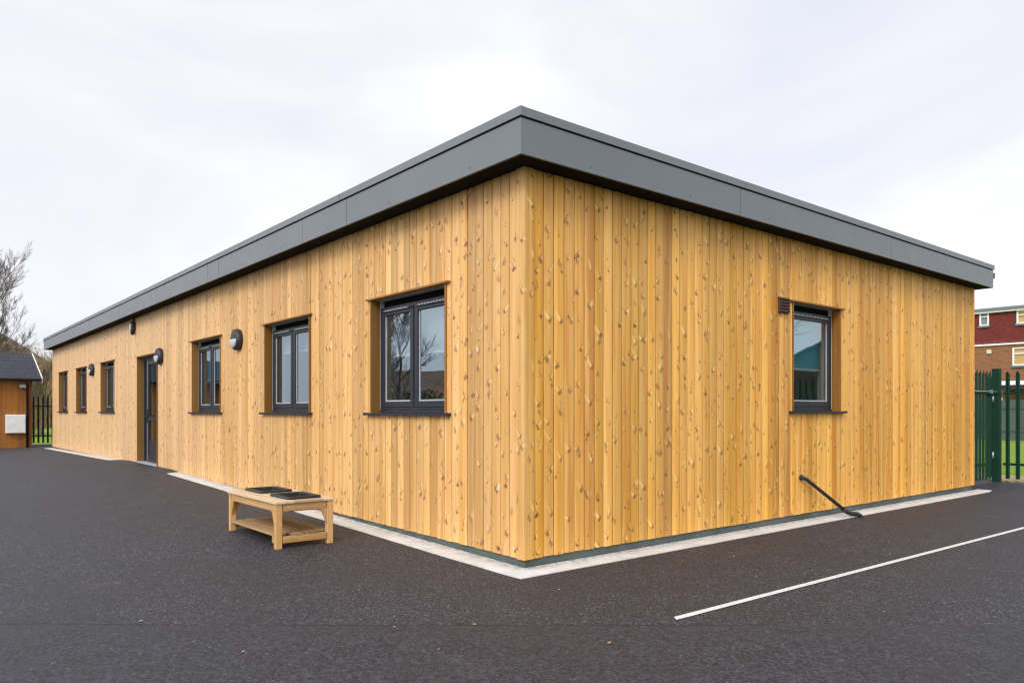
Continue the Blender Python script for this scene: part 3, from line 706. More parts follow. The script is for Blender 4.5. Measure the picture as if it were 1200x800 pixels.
# ------------------------------------------------------------------ things inside, seen through the panes
def inside(name, loc, label, cat): return empty(name, loc, 0, label, cat)
t = inside('cupboard', (1.1, 12.6, .22), 'wooden cupboard standing inside behind the glazed door', 'cupboard')
m = MB(); m.box((-.2, -2.4, 0), (.2, .0, .95)); m.build('body', 'cup', t, .005)
m = MB()
for i in range(4): m.box((-.215, -2.38+.6*i, .04), (-.2005, -1.84+.6*i, .91))
m.build('door', 'cup', t, .003)
m = MB(); m.box((1.45, 10.1, 1.45), (1.47, 12.9, 1.95)); tag(m.build('display_board', 'blue'), 'blue display board hanging inside, seen through the glazed door', 'display board')
t = inside('sill_box', (.235, 4.95, WZ[0]+.023), 'cream box with a brown cone on the inner sill of the second window', 'box')
m = MB(); m.box((-.055, -.14, 0), (.055, .14, .075)); m.build('body', 'cream', t, .004)
m = MB(); m.prism([(-.09, 0), (.05, 0), (-.02, .24)], lambda p, d: (d, p[0], p[1]+.0755), -.04, .04); m.build('cone', 'brown', t)
t = inside('cabinet', (1.0, 8.8, .22), 'pinkish wooden cabinet inside behind the third window', 'cabinet')
m = MB(); m.box((-.2, -.55, 0), (.2, .5, 1.62)); m.build('body', 'cup', t, .005)
m = MB(); m.box((-.215, -.53, .05), (-.2005, -.03, 1.58)); m.box((-.215, -.02, .05), (-.2005, .48, 1.58)); m.build('door', 'cup', t, .003)
for x, y, lb in ((4.35, 1.2, 'dark shelving unit inside behind the end wall window'), ):
    t = inside('shelf_unit', (x, y, .22), lb, 'shelves')
    m = MB(); m.box((-.5, -.15, 0), (-.47, .15, 1.5)); m.box((.47, -.15, 0), (.5, .15, 1.5)); m.box((-.47, .13, 0), (.47, .15, 1.5)); m.build('frame', 'brown', t)
    m = MB()
    for i in range(5): m.box((-.469, -.15, .1+.33*i), (.469, .129, .125+.33*i))
    m.build('shelf', 'cup', t)
    cols = ['cream', 'white2', 'blue', 'galv']
    for j in range(2):
        for i in range(6):
            m = MB(); h = .10+.04*((i*7+j) % 4); m.box((-.44+.15*i, -.10, 0), (-.44+.15*i+.1, .06, h))
            o = m.build('storage_tub', cols[(i+j) % 4]); o.location = (x, y, .22+.126+.33*(j+2))
            tag(o, ['cream', 'white', 'blue', 'steel grey'][(i+j) % 4]+' storage tub, '+['first', 'second', 'third', 'fourth', 'fifth', 'sixth'][i]+' from the left on the '+['lower', 'upper'][j]+' indoor shelf', 'tub', 'tubs on the indoor shelves')

# ------------------------------------------------------------------ low play table with two trays
TX0, TX1, TY0, TY1, TH = -1.275, -.705, 1.895, 3.14, .455
zt = gz(-1, 2.5)
T = empty('play_table', (0, 0, 0), 0, 'low wooden outdoor play table with slatted shelf in front of the long wall', 'table')
TRAYS = [(-1.120, -.79, 1.995, 2.425), (-1.120, -.79, 2.655, 3.085)]
m = MB(); z0, z1 = TH-.02, TH
m.box((TX0, TY0, z0), (-1.098, TY1, z1), 11); m.box((-.812, TY0, z0), (TX1, TY1, z1), 12)
m.box((-1.0975, TY0, z0), (-.8125, 2.017, z1-.0004), 13); m.box((-1.0975, 2.403, z0), (-.8125, 2.677, z1-.0004), 14); m.box((-1.0975, 3.063, z0), (-.8125, TY1, z1-.0004), 15)
m.build('tabletop', 'top', T, .002)
lw = .056
corners = [(TX0+.012, TY0+.012), (TX1-.012-lw, TY0+.012), (TX0+.012, TY1-.012-lw), (TX1-.012-lw, TY1-.012-lw)]
for i, (x, y) in enumerate(corners):
    m = MB(); m.box((x, y, gz(x, y)-.003), (x+lw, y+lw, z0-.0005), 20+i); m.build('leg', 'bench', T, .003)
ax0, ax1, ay0, ay1 = TX0+.018, TX1-.018, TY0+.018, TY1-.018
for i, q in enumerate([((ax0, TY0+.075, z0-.07), (ax0+.022, TY1-.075, z0-.0005)), ((ax1-.022, TY0+.075, z0-.07), (ax1, TY1-.075, z0-.0005)),
          ((TX0+.075, ay0, z0-.07), (TX1-.075, ay0+.022, z0-.0005)), ((TX0+.075, ay1-.022, z0-.07), (TX1-.075, ay1, z0-.0005))]):
    m = MB(); m.box(q[0], q[1], 30+i); m.build('apron', 'bench', T, .002)
# diagonal braces at each leg
def gusset(p, dirv, bid):
    m = MB(); x, y = p; L = .085; H = .15
    if dirv[0]: m.prism([(0, 0), (dirv[0]*L, 0), (dirv[0]*(L-.03), -.012), (0, -H)], lambda q, d: (x+q[0], y+d, z0-.0705+q[1]), 0, .022, bid=bid)
    else: m.prism([(0, 0), (dirv[1]*L, 0), (dirv[1]*(L-.03), -.012), (0, -H)], lambda q, d: (x+d, y+q[0], z0-.0705+q[1]), 0, .022, bid=bid)
    m.build('brace', 'bench', T, .0015)
c = corners
gusset((ax0, c[0][1]+lw+.0005), (0, 1), 40); gusset((ax0, c[2][1]-.0005), (0, -1), 41)
gusset((ax1-.022, c[1][1]+lw+.0005), (0, 1), 42); gusset((ax1-.022, c[3][1]-.0005), (0, -1), 43)
gusset((c[1][0]-.0005, ay0), (-1, 0), 44); gusset((c[3][0]-.0005, ay1-.022), (-1, 0), 45)
gusset((c[2][0]+lw+.0005, ay1-.022), (1, 0), 47)
# shelf bearers and slats
zs = .145
for i, y in enumerate((TY0+.014, TY1-.034)):
    m = MB(); m.box((TX0+.075, y, zs-.062), (TX1-.075, y+.022, zs-.0005), 50+i); m.build('shelf_bearer', 'bench', T, .002)
m = MB(); m.box((ax0-.004, TY0+.075, zs-.062), (ax0+.018, TY0+.115, zs-.0005), 53)
for i, (x0, x1) in enumerate([(-1.262, -1.148), (-1.112, -1.006), (-.970, -.870), (-.834, -.728)]):
    cut0 = TY0+.078 if i in (0, 3) else TY0+.012; cut1 = TY1-.078 if i in (0, 3) else TY1-.012
    m.box((x0, cut0, zs), (x1, cut1, zs+.018-.003*(i % 2)), 60+i*17)
m.build('shelf', 'shelfw', T, .002)

def tray(x0, x1, y0, y1, label):
    t = empty('tray', ((x0+x1)/2, (y0+y1)/2, TH+.0005), 0, label, 'tray', 'black trays let into the play table')
    hx, hy = (x1-x0)/2, (y1-y0)/2
    def rr(hx, hy, r, z, K=5):
        o = []
        for cx, cy, a0 in ((hx-r, hy-r, 0), (-hx+r, hy-r, 90), (-hx+r, -hy+r, 180), (hx-r, -hy+r, 270)):
            for i in range(K+1):
                a = R(a0+90*i/K); o.append((cx+r*math.cos(a), cy+r*math.sin(a), z))
        return o
    rings = [rr(hx, hy, .03, 0), rr(hx+.004, hy+.004, .033, .014), rr(hx-.003, hy-.003, .03, .023), rr(hx-.028, hy-.028, .022, .023), rr(hx-.034, hy-.034, .02, .012), rr(hx-.045, hy-.045, .02, -.10), rr(hx-.054, hy-.054, .02, -.108)]
    m = MB(); n = len(rings[0]); vs = [p for r_ in rings for p in r_]; fs = []
    for j in range(len(rings)-1):
        for i in range(n): fs.append((j*n+i, j*n+(i+1) % n, (j+1)*n+(i+1) % n, (j+1)*n+i))
    fs.append(tuple(range((len(rings)-1)*n, len(rings)*n)))
    # outer shell below the rim
    b = len(vs); vs += rr(hx-.028, hy-.028, .022, 0)+rr(hx-.042, hy-.042, .022, -.112)
    for i in range(n):
        fs.append((i, (i+1) % n, b+(i+1) % n, b+i)); fs.append((b+i, b+(i+1) % n, b+n+(i+1) % n, b+n+i))
    fs.append(tuple(range(b+n, b+2*n)))
    m.add(vs, fs, None, False); m.build('body', 'tray', t)
tray(*TRAYS[0], 'black plastic tray set in the near end of the wooden play table')
tray(*TRAYS[1], 'black plastic tray set in the far end of the wooden play table')

# ------------------------------------------------------------------ palisade fences and gate
def pale_mesh(mat, h, wd=.068):
    """W-section pale with a pointed head, standing across local x"""
    m = MB()
    xs = [(-.5, .012), (-.3, -.010), (-.12, -.010), (0, .004), (.12, -.010), (.3, -.010), (.5, .012)]
    top = [h-.055, h-.03, h-.01, h, h-.01, h-.03, h-.055]
    n = len(xs); vs = []
    for off in (0, .0035):
        for zz in (0, 1):
            for (x, d), tz in zip(xs, top): vs.append((x*wd, d+off, tz if zz else 0))
    fs = []
    for i in range(n-1):
        fs += [(i, i+1, n+i+1, n+i), (2*n+i, 2*n+i+1, 3*n+i+1, 3*n+i), (i, i+1, 2*n+i+1, 2*n+i), (n+i, n+i+1, 3*n+i+1, 3*n+i)]
    fs += [(0, n, 3*n, 2*n), (n-1, 2*n-1, 4*n-1, 3*n-1)]
    m.add(vs, fs)
    o = m.build('pale', mat); return o
def palisade(name, p0, p1, z0, h, pitch, mat, label, cat, posts=(), rails=(.35, 1.6)):
    p0 = Vector(p0); p1 = Vector(p1); L = (p1-p0).length; rz = math.atan2((p1-p0).y, (p1-p0).x)
    t = empty(name, (p0.x, p0.y, z0), rz, label, cat)
    src = pale_mesh(mat, h); n_ = int(L/pitch)
    for i in range(n_):
        o = src if i == 0 else src.copy()
        if i: COL.objects.link(o)
        o.parent = t; o.location = (pitch*(i+.5), -.03, .065)
    for z in rails:
        m = MB(); m.box((0, .0, z-.022), (L, .038, z+.022)); m.build('rail', mat, t)
    for x in posts:
        m = MB(); m.box((x-.05, .0385, -.05), (x+.05, .14, h+.05)); m.build('post', mat, t, .004)
    return t
palisade('palisade_fence', (11.36, .22), (11.36, -5.6), 0, 1.90, .155, 'green', 'dark green steel palisade fence to the right of the building', 'fence', posts=(2.75, 5.5), rails=(.32, 1.58))
G = palisade('palisade_gate', (9.62, .42), (11.20, .34), 0, 1.90, .135, 'green', 'green palisade gate between the building corner and the gate post', 'gate', rails=(.32, 1.58))
m = MB(); m.box((1.40, -.05, .10), (1.455, .03, 1.86)); m.box((.0, -.05, .10), (.05, .03, 1.86)); m.build('stile', 'green', G, .003)
m = MB(); m.tube([(.35, -.075, 1.60), (1.72, -.075, 1.60)], .011, 8); m.box((1.30, -.10, 1.57), (1.36, -.05, 1.63)); m.build('slide_bolt', 'galv', G)
m = MB(); m.tube([(1.48, -.05, .42), (1.48, -.05, .54)], .02, 8); m.tube([(1.48, -.05, 1.42), (1.48, -.05, 1.52)], .02, 8); m.build('hinge', 'galv', G)
m = MB(); m.box((11.22, .235, -.1), (11.34, .355, 2.0)); m.box((11.215, .23, 2.0), (11.345, .36, 2.012)); tag(m.build('gate_post', 'green', None, .004), 'thick dark green square post between the gate and the fence', 'post')
palisade('palisade_fence', (-7.5, 28.0), (3.5, 28.0), .02, 1.72, .15, 'dkgreen', 'nearly black palisade fence on the grass beyond the far end of the long wall', 'fence', posts=(.2, 3.0, 5.8, 8.6), rails=(.32, 1.42))

# close boarded grey fence across the field
t = empty('board_fence', (34, 0, 0), 0, 'weathered grey close boarded fence across the far side of the grass', 'fence')
m = MB(); y = -14; i = 0
while y < 22:
    m.box((0, y, -.02), (.022, y+.105, 1.75+.02*mnoise.noise(Vector((i*.7, 2, 3)))), 3000+i); y += .112; i += 1
m.build('boards', 'gboard', t)
for y in [-14+2.4*i for i in range(16)]:
    m = MB(); m.box((-.09, y, -.05), (-.001, y+.09, 1.86)); m.build('post', 'gboard', t)
m = MB(); m.box((-.04, -14, .35), (-.0015, 22, .43)); m.box((-.04, -14, 1.35), (-.0015, 22, 1.43)); m.build('rail', 'gboard', t)

# ------------------------------------------------------------------ house beyond the field (right)
HU = 49.4
Hs = empty('terraced_house', (HU, 0, 0), 0, 'brown brick house with red tile hung upper storey beyond the green fence', 'house')
V0, V1 = -4.0, 31.0; zb, zt_ = 5.42, 7.45
def vpx(px):                                         # where the sight line of a column of the photo meets the front
    r = (px-600)/FP; du = .7725*r+.635; dv = -.635*r+.7725; k = (HU-cpos.x)/du; return cpos.y+dv*k, k
def zpx(px, y): return EYE+(HORIZ-y)*vpx(px)[1]/FP
w1 = (vpx(1158.2)[0], vpx(1147.9)[0]); w1z = (zpx(1153, 381.5), zpx(1153, 365.8))
w2 = (vpx(1206)[0], vpx(1191.5)[0]); w2z = (zpx(1195, 379), zpx(1195, 363.5))
w3 = (vpx(1216)[0], vpx(1187)[0]); w3z = (zpx(1195, 428), zpx(1195, 407))
wins_up = [(*w1, *w1z), (*w2, *w2z), (w2[0]-3, w2[0]-2.2, *w1z), (17, 18.4, *w2z), (22, 23.4, *w2z)]
wins_dn = [(*w3, *w3z), (w3[0]-4, w3[0]-2.6, *w3z), (18, 19.6, *w3z), (24, 25.6, *w3z)]
def seg_wall(wins, z0, z1, x0, x1):
    m = MB(); ss = sorted({V0, V1, *[q for o in wins for q in o[:2]]})
    for a, b in zip(ss, ss[1:]):
        mid = (a+b)/2; sp = [(z0, z1)]
        for o in wins:
            if o[0] < mid < o[1]: sp = [(z0, o[2]), (o[3], z1)]
        for p, q in sp: m.box((x0, a, p), (x1, b, q))
    return m
seg_wall(wins_dn, -.1, zb, 0, .3).build('wall', 'brick', Hs)
seg_wall(wins_up, zb+.12, zt_, .06, .36).build('tile_hanging', 'tilered', Hs)
m = MB(); m.box((-.10, V0-.1, zb-.05), (.33, V1+.1, zb+.06)); m.build('band', 'white2', Hs)
m = MB(); m.add([(-.12, V0-.1, zb+.065), (-.12, V1+.1, zb+.065), (.10, V1+.1, zb+.30), (.10, V0-.1, zb+.30), (.3, V0-.1, zb+.065), (.3, V1+.1, zb+.065)], [(0, 1, 2, 3), (0, 3, 4), (1, 5, 2), (3, 2, 5, 4)]); m.build('tile_skirt', 'tilered', Hs)
m = MB(); m.box((-.22, V0-.2, zt_+.08), (9, V1+.2, zt_+.27)); m.build('roof', 'fascia', Hs)
m = MB(); m.box((-.16, V0-.2, zt_-.02), (.3, V1+.2, zt_+.079)); m.build('fascia', 'white2', Hs)
m = MB(); m.box((.37, V0, -.1), (8.6, V0+.3, zt_)); m.box((.37, V1-.3, -.1), (8.6, V1, zt_)); m.box((8.3, V0+.3, -.1), (8.6, V1-.3, zt_)); m.build('wall', 'brick', Hs)
for i, (a, b, p, q) in enumerate(wins_up+wins_dn):
    m = MB(); t = .07; x0 = -.03 if i >= 5 else .03
    m.box((x0, a-.02, p), (x0+.2, a+t, q)); m.box((x0, b-t, p), (x0+.2, b+.02, q)); m.box((x0, a+t, q-t), (x0+.2, b-t, q)); m.box((x0, a+t, p), (x0+.2, b-t, p+t))
    zm = p+(q-p)*.66; m.box((x0+.01, a+t, zm-.03), (x0+.18, b-t, zm+.03))
    if b-a > 1.0: c_ = a+(b-a)*.5; m.box((x0+.012, c_-.03, p+t), (x0+.17, c_+.03, zm-.031))
    f = m.build('window', 'white', Hs)
    m = MB(); m.box((x0+.10, a+t, p+t), (x0+.12, b-t, q-t)); m.build('pane', 'wcurt' if i in (1, 5) else 'wglass', f)
    m = MB(); m.box((x0-.08, a-.08, p-.12), (x0+.05, b+.08, p-.002)); m.build('sill', 'fascia', f)
m = MB(); vy = vpx(1159.5)[0]; zz = zpx(1159, 412); m.box((-.10, vy-.13, zz-.13), (-.001, vy+.13, zz+.12)); m.build('alarm_box', 'cream', Hs, .01)
m = MB(); m.box((-2.2, -3, 2.55), (-.001, 12.0, 2.72)); m.box((-2.24, -3, 2.72), (-.001, 12.0, 2.80)); P_ = m.build('porch_roof', 'black', Hs)
m = MB()
for y in (-2.5, 1, 4.6, 8.2, 11.8): m.box((-2.15, y, 0), (-2.05, y+.1, 2.55))
m.build('porch_post', 'white', Hs)
m = MB(); vy = vpx(1166)[0]; m.box((-.06, vy-.45, 0), (-.002, vy+.35, 2.1)); m.build('door', 'white', Hs)
m = MB(); m.box((-2.25, -3.02, 2.81), (-2.2, 12.0, 3.05)); m.build('porch_fascia', 'white2', Hs)
# ------------------------------------------------------------------ shed (left)
SV = 24.35; SX1 = -.42; SX0 = -6.6
Sh = empty('shed', (0, SV, 0), 0, 'brown timber shed with dark shingle roof at the left edge', 'shed')
ze = 2.30; zr = 3.22; dep = 4.2
m = MB(); x = SX0; i = 0
while x < SX1-.16:
    e_ = min(x+.145, SX1-.155); m.box((x, 0, .05), (e_-.004, .022, ze), 700+i); x += .145; i += 1
m.build('cladding', 'shedw', Sh)
m = MB(); m.box((SX0, .023, .0), (SX1, dep, ze-.0)); m.build('wall', 'shedw', Sh)
m = MB(); m.box((SX1-.15, -.02, .0), (SX1+.012, .02, ze-.06), 760); m.build('corner_board', 'shedw', Sh)
m = MB(); m.box((SX0, -.03, ze-.16), (SX1-.155, -.0005, ze-.04), 761); m.build('head_board', 'lining', Sh)
# roof: front pitch sloping towards the camera, gable at the right end
m = MB(); ov = .22
def rs_(x, y, z): return (x, y, z)
rx0, rx1 = SX0-.2, SX1+.25
y_e, y_r = -ov, dep/2
ez = ze-.02
m.add([(rx0, y_e, ez), (rx1, y_e, ez), (rx1-.0, y_r, zr), (rx0, y_r, zr), (rx0, y_e, ez+.05), (rx1, y_e, ez+.05), (rx1, y_r, zr+.05), (rx0, y_r, zr+.05)],
      [(0, 1, 2, 3), (4, 5, 6, 7), (0, 1, 5, 4), (1, 2, 6, 5), (2, 3, 7, 6), (3, 0, 4, 7)])
m.add([(rx0, y_r, zr), (rx1, y_r, zr), (rx1, dep+ov, ez), (rx0, dep+ov, ez), (rx0, y_r, zr+.05), (rx1, y_r, zr+.05), (rx1, dep+ov, ez+.05), (rx0, dep+ov, ez+.05)],
      [(0, 1, 2, 3), (4, 5, 6, 7), (0, 1, 5, 4), (1, 2, 6, 5), (2, 3, 7, 6), (3, 0, 4, 7)])
m.build('roof', 'shroof', Sh)
m = MB(); m.add([(SX1-.01, 0.0, ez), (SX1-.01, dep, ez), (SX1-.01, dep/2, zr), (SX1-.05, 0, ez), (SX1-.05, dep, ez), (SX1-.05, dep/2, zr)], [(0, 1, 2), (3, 4, 5), (0, 1, 4, 3), (1, 2, 5, 4), (2, 0, 3, 5)]); m.build('gable', 'shedw', Sh)
m = MB()
for (ya, za, yb, zb_) in ((y_e, ez, y_r, zr), (dep+ov, ez, y_r, zr)):
    m.add([(rx1+.001, ya, za-.09), (rx1+.001, yb, zb_-.09), (rx1+.001, yb, zb_+.065), (rx1+.001, ya, za+.065), (rx1+.03, ya, za-.09), (rx1+.03, yb, zb_-.09), (rx1+.03, yb, zb_+.065), (rx1+.03, ya, za+.065)],
          [(0, 1, 2, 3), (4, 5, 6, 7), (0, 1, 5, 4), (1, 2, 6, 5), (2, 3, 7, 6), (3, 0, 4, 7)])
m.build('bargeboard', 'white', Sh)
m = MB(); m.tube([(rx0, -ov-.05, ez-.0), (rx1-.02, -ov-.05, ez-.0)], .055, 8); m.build('gutter', 'black', Sh)
m = MB(); xd = SX1-.125; m.tube([(xd, -ov-.04, ez-.04), (xd, -ov+.02, ez-.14), (xd, -.06, ez-.26), (xd, -.06, .03)], .036, 8); m.build('downpipe', 'black', Sh)
t = empty('utility_box', (-.87, SV-.002, .55), 0, 'white utility box on the front wall of the shed', 'box')
m = MB(); m.box((-.27, -.16, 0), (.27, -.001, .60)); m.build('body', 'white2', t, .01)
m = MB(); m.box((-.25, -.172, .02), (.25, -.1605, .57)); m.build('lid', 'white2', t, .004)
t = empty('floodlight', (-.68, SV-.03, 2.06), 0, 'small pale floodlight under the shed eaves', 'floodlight')
m = MB(); m.box((-.09, -.12, -.05), (.09, -.03, .06)); m.box((-.02, -.03, -.02), (.02, -.002, .02)); m.build('housing', 'galv', t, .006)

# ------------------------------------------------------------------ bare trees and brush
def bare_tree(name, loc, h, trunk, seed, label, group=None, first=.22, spread=.55, levels=5, mat='bark', rmin=.006, up=.35, kids=(4, 6), cat='tree', lean=(0, 0)):
    rnd = random.Random(seed)
    t = empty(name, loc, 0, label, cat, group)
    tm = MB(); cm = MB()
    def grow(p, d, L, r, lv):
        n = 5 if lv < 2 else 3
        pts = [Vector(p)]; rr = [r]; dd = Vector(d)
        for i in range(n):
            dd = (dd+Vector((rnd.gauss(0, .13), rnd.gauss(0, .13), rnd.gauss(0, .07)+up*.16))).normalized()
            pts.append(pts[-1]+dd*L/n); rr.append(max(rmin*.7, r*(1-(.55 if lv else .5)*(i+1)/n)))
        (tm if lv == 0 else cm).tube(pts, rr, 9 if lv == 0 else (6 if lv == 1 else (4 if lv == 2 else 3)), cap=False)
        if lv >= levels: return
        kn = rnd.randint(*kids)+(2 if lv == 0 else 0)
        for q in range(kn):
            f = (first if lv == 0 else .18)+(1-(first if lv == 0 else .18))*(q+rnd.random()*.8)/kn; f = min(f, .99)
            i = min(int(f*n), n-1); pp = pts[i].lerp(pts[i+1], f*n-i); rl = rr[i]+(rr[i+1]-rr[i])*(f*n-i)
            ax = (pts[i+1]-pts[i]).normalized(); a = rnd.uniform(0, 2*math.pi)
            o1 = ax.orthogonal().normalized(); o2 = ax.cross(o1); s_ = spread*rnd.uniform(.75, 1.3)
            nd = (ax*math.cos(s_)+(o1*math.cos(a)+o2*math.sin(a))*math.sin(s_)).normalized()
            grow(pp, nd, L*rnd.uniform(.48, .70)*(1.1-f*.35 if lv else 1), max(rmin, rl*rnd.uniform(.5, .72)), lv+1)
        # the axis carries on
        grow(pts[-1], dd, L*.6, rr[-1], lv+1)
    grow((0, 0, -.1), Vector((lean[0], lean[1], 1)).normalized(), h*.42, trunk, 0)
    tm.build('trunk', mat, t); cm.build('crown', mat, t)
    return t
def wpt(px, fwd):
    r = (px-600)/FP*fwd; return (cpos.x+RV.x*r+FV.x*fwd, cpos.y+RV.y*r+FV.y*fwd, 0)
bare_tree('bare_tree', wpt(-8, 36), 10.4, .18, 11, 'tall bare winter tree rising behind the shed roof', first=.3, spread=.52, levels=6, rmin=.0055, kids=(3, 5), up=.55)
bare_tree('bare_tree', wpt(24, 43), 8.0, .09, 5, 'thin bare tree between the shed roof and the building end', first=.3, spread=.5, levels=5, rmin=.006, kids=(3, 4), up=.5)
bare_tree('bare_tree', wpt(48, 39), 6.4, .08, 77, 'short bare tree nearest the far roof corner', first=.25, spread=.55, levels=5, rmin=.005, kids=(3, 4), up=.4)
bare_tree('bare_tree', (-9.0, 12.5, 0), 6.2, .09, 23, 'bare tree left of the playground, mirrored in the near long wall windows', first=.35, spread=.62, levels=4, rmin=.006, kids=(2, 3), up=.3)
bare_tree('bare_tree', (-12.5, 22.5, 0), 8.5, .16, 31, 'bare tree further along the left boundary, mirrored in the long wall windows', first=.25, spread=.55, levels=6, rmin=.006, kids=(3, 4), up=.4)
bare_tree('bare_tree', (14.6, -6.3, 0), 6.0, .07, 41, 'bare tree beyond the green fence, mirrored in the end wall window', first=.3, spread=.62, levels=4, rmin=.006, kids=(2, 3), up=.2)

def brush(loc, h, wd, seed, label, group, n=150, mat='twig'):
    rnd = random.Random(seed); t = empty('bare_shrub', loc, 0, label, 'shrub', group); m = MB()
    for i in range(n):
        a = rnd.uniform(0, 6.28); r_ = rnd.random()**.5*wd*.5
        p = Vector((r_*math.cos(a), r_*math.sin(a), 0)); d = Vector((math.cos(a)*.28*rnd.random(), math.sin(a)*.28*rnd.random(), 1)).normalized()
        L = h*rnd.uniform(.6, 1.05); pts = [p]; 
        for k_ in range(4):
            d = (d+Vector((rnd.gauss(0, .12), rnd.gauss(0, .12), 0))).normalized(); pts.append(pts[-1]+d*L/4)
        m.tube(pts, [.014, .011, .008, .006, .003], 3, False)
        for k_ in range(5):
            q = pts[rnd.randint(1, 3)]; dd = (d+Vector((rnd.gauss(0, .6), rnd.gauss(0, .6), rnd.uniform(0, .5)))).normalized()
            e_ = q+dd*L*rnd.uniform(.12, .3); m.tube([q, (q+e_)/2+Vector((0, 0, .03)), e_], [.007, .005, .003], 3, False)
            if k_ < 3:
                c_ = e_; s_ = .05+.05*rnd.random(); n1 = Vector((rnd.gauss(0, 1), rnd.gauss(0, 1), rnd.gauss(0, 1))).normalized(); n2 = n1.orthogonal().normalized()
                m.add([c_-n1*s_, c_+n2*s_*.6, c_+n1*s_, c_-n2*s_*.6], [(0, 1, 2, 3)])
    m.build('stems', mat, t); return t
for i, (px, fw, h, lb) in enumerate([(35, 58, 4.6, 'golden brown bare shrub just right of the shed roof'), (47, 60, 5.4, 'golden brown bare shrub in the middle of the gap by the building end'),
                                  (60, 58, 6.0, 'tallest golden brown bare shrub touching the far roof corner'), (12, 40, 4.8, 'golden brown bare shrub rising behind the shed ridge'), (-12, 40, 5.2, 'golden brown bare shrub at the left frame edge behind the shed')]):
    brush(wpt(px, fw), h, 3.2 if fw > 50 else 2.4, 60+i, lb, 'bare shrubs behind the far fence', 380 if fw > 50 else 220)

# tan house behind the shrubs
def gable_house(name, c, rz, w_, d_, he, hr, wallm, roofm, label):
    t = empty(name, c, rz, label, 'house')
    m = MB(); m.box((-w_/2, -d_/2, -.1), (w_/2, d_/2, he)); m.add([(-w_/2, -d_/2, he), (w_/2, -d_/2, he), (0, -d_/2, hr), (-w_/2, d_/2, he), (w_/2, d_/2, he), (0, d_/2, hr)], [(0, 1, 2), (3, 5, 4), (0, 2, 5, 3), (1, 4, 5, 2)])
    m.build('wall', wallm, t)
    m = MB()
    for s in (-1, 1):
        sl = (hr-he)/(w_/2); x1 = s*(w_/2+.35); z1_ = he-.35*sl
        m.add([(0, -d_/2-.3, hr+.02), (x1, -d_/2-.3, z1_+.02), (x1, d_/2+.3, z1_+.02), (0, d_/2+.3, hr+.02), (0, -d_/2-.3, hr+.2), (x1, -d_/2-.3, z1_+.2), (x1, d_/2+.3, z1_+.2), (0, d_/2+.3, hr+.2)],
              [(0, 1, 2, 3), (4, 5, 6, 7), (0, 1, 5, 4), (1, 2, 6, 5), (2, 3, 7, 6), (3, 0, 4, 7)])
    rf = m.build('roof', roofm, t)
    if name != 'brick_house': m = MB(); m.box((w_*.12, -.4, hr-1.2), (w_*.12+.7, .4, hr+.9)); m.build('chimney', 'brickr', rf)
    for (x, z) in ((-w_*.25, 1.0), (w_*.22, 1.0), (-w_*.25, 3.6), (w_*.22, 3.6)):
        if z+1.2 > he: continue
        m = MB(); m.box((x-.7, -d_/2-.06, z), (x+.7, -d_/2-.001, z+1.2)); f = m.build('window', 'white', t)
        m = MB(); m.box((x-.62, -d_/2-.075, z+.08), (x-.03, -d_/2-.0605, z+1.12)); m.box((x+.03, -d_/2-.075, z+.08), (x+.62, -d_/2-.0605, z+1.12)); m.build('pane', 'wglass', f)
    return t
hp = wpt(-80, 66)
AZ = math.atan2(FV.y, FV.x)-math.pi/2
gable_house('tan_house', hp, AZ, 17.6, 8, 5.0, 10.3, 'tan', 'rooft', 'tan house with a brown tiled gable roof behind the shed and shrubs')
gable_house('brick_house', (-34, 58, 0), R(-35), 12, 9, 2.9, 4.9, 'brickr', 'rooft', 'low brick house beyond the left boundary, mirrored in the long wall windows')
gable_house('brick_house', (76, -35, 0), R(65), 18, 10, 5.0, 9.6, 'brickd', 'rooft', 'low brick house far beyond the green fence, mirrored in the end wall window')

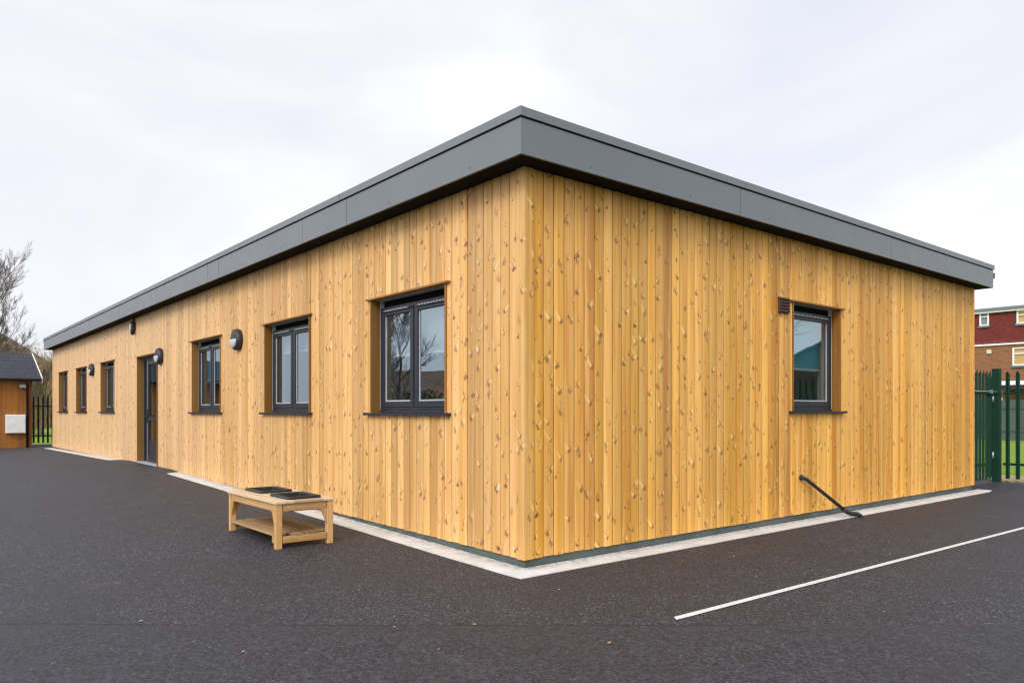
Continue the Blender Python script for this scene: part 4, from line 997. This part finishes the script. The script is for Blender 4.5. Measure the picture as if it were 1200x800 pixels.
def hedge(p0, p1, h, th, seed, label):
    rnd = random.Random(seed); p0 = Vector(p0); p1 = Vector(p1); L = (p1-p0).length; dr_ = (p1-p0)/L; nr_ = Vector((-dr_.y, dr_.x, 0))
    m = MB()
    for i in range(int(L*230)):
        s = rnd.random()*L; a = rnd.uniform(-1, 1); z = rnd.random()**.7*h*(.86+.14*mnoise.noise(Vector((s*.5, 0, seed)))*2)
        c_ = p0+dr_*s+nr_*a*th*.5+Vector((0, 0, z)); q = .05+.07*rnd.random()
        n1 = Vector((rnd.gauss(0, 1), rnd.gauss(0, 1), rnd.gauss(0, 1))).normalized(); n2 = n1.orthogonal().normalized()
        m.add([c_-n1*q, c_+n2*q*.7, c_+n1*q, c_-n2*q*.7], [(0, 1, 2, 3)])
    cc = (p0+p1)/2
    o = m.build('hedge', 'hedge'); return tag(o, label, 'hedge')
hedge((-16, 6, 0), (-20, 40, 0), 2.5, 1.2, 3, 'dense dark hedge along the left boundary, mirrored in the long wall windows')

# ------------------------------------------------------------------ dead leaves on the tarmac
def leaf_obj(x, y, s, rz, mat, label, grp='dead leaves scattered on the tarmac'):
    m = MB(); P8 = [(-1, 0, .08), (-.4, .45, .22), (.3, .40, .15), (1, 0, .3), (.3, -.38, .12), (-.4, -.42, .2), (0, 0, .02)]
    vs = [(a*s, b*s, c_*s+.004) for a, b, c_ in P8]; vs += [(a, b, c_-.0012) for a, b, c_ in vs]
    fs = [(i, (i+1) % 6, 6) for i in range(6)]+[(7+i, 7+(i+1) % 6, 13) for i in range(6)]+[(i, (i+1) % 6, 7+(i+1) % 6, 7+i) for i in range(6)]
    m.add(vs, fs); o = m.build('dead_leaf', mat); o.location = (x, y, gz(x, y)+.001); o.rotation_euler = (0, 0, rz); tag(o, label, 'leaf', grp)
def gpt(px, y):
    dd = FP*EYE/(y-HORIZ); r = (px-600)/FP*dd; return cpos.x+RV.x*r+FV.x*dd, cpos.y+RV.y*r+FV.y*dd
x, y = gpt(714, 754); leaf_obj(x, y, .020, .4, 'leaf', 'orange brown dead leaf on the tarmac near the bottom middle')
for i, (px, y_, wh) in enumerate([(514, 761, 'below the near building corner, close to the bottom edge'), (655, 691, 'just in front of the near building corner'), (556, 732, 'on the seam in the tarmac below the near building corner'),
      (1036, 717, 'in the lower right, outside the painted line'), (860, 652, 'between the end wall and the painted line'), (165, 729, 'on the seam at the lower left'), (446, 644, 'beside the white strip to the right of the play table'),
      (1043, 649, 'close inside the painted line on the right'), (462, 735, 'on the seam, second from the middle'), (886, 676, 'close to the painted line, nearer the camera'), (285, 764, 'at the bottom left of the foreground')]):
    x, y = gpt(px, y_); leaf_obj(x, y, .007+.003*(i % 3), i*1.3, 'leafp', 'tiny pale leaf fragment '+wh, 'pale leaf fragments on the tarmac')
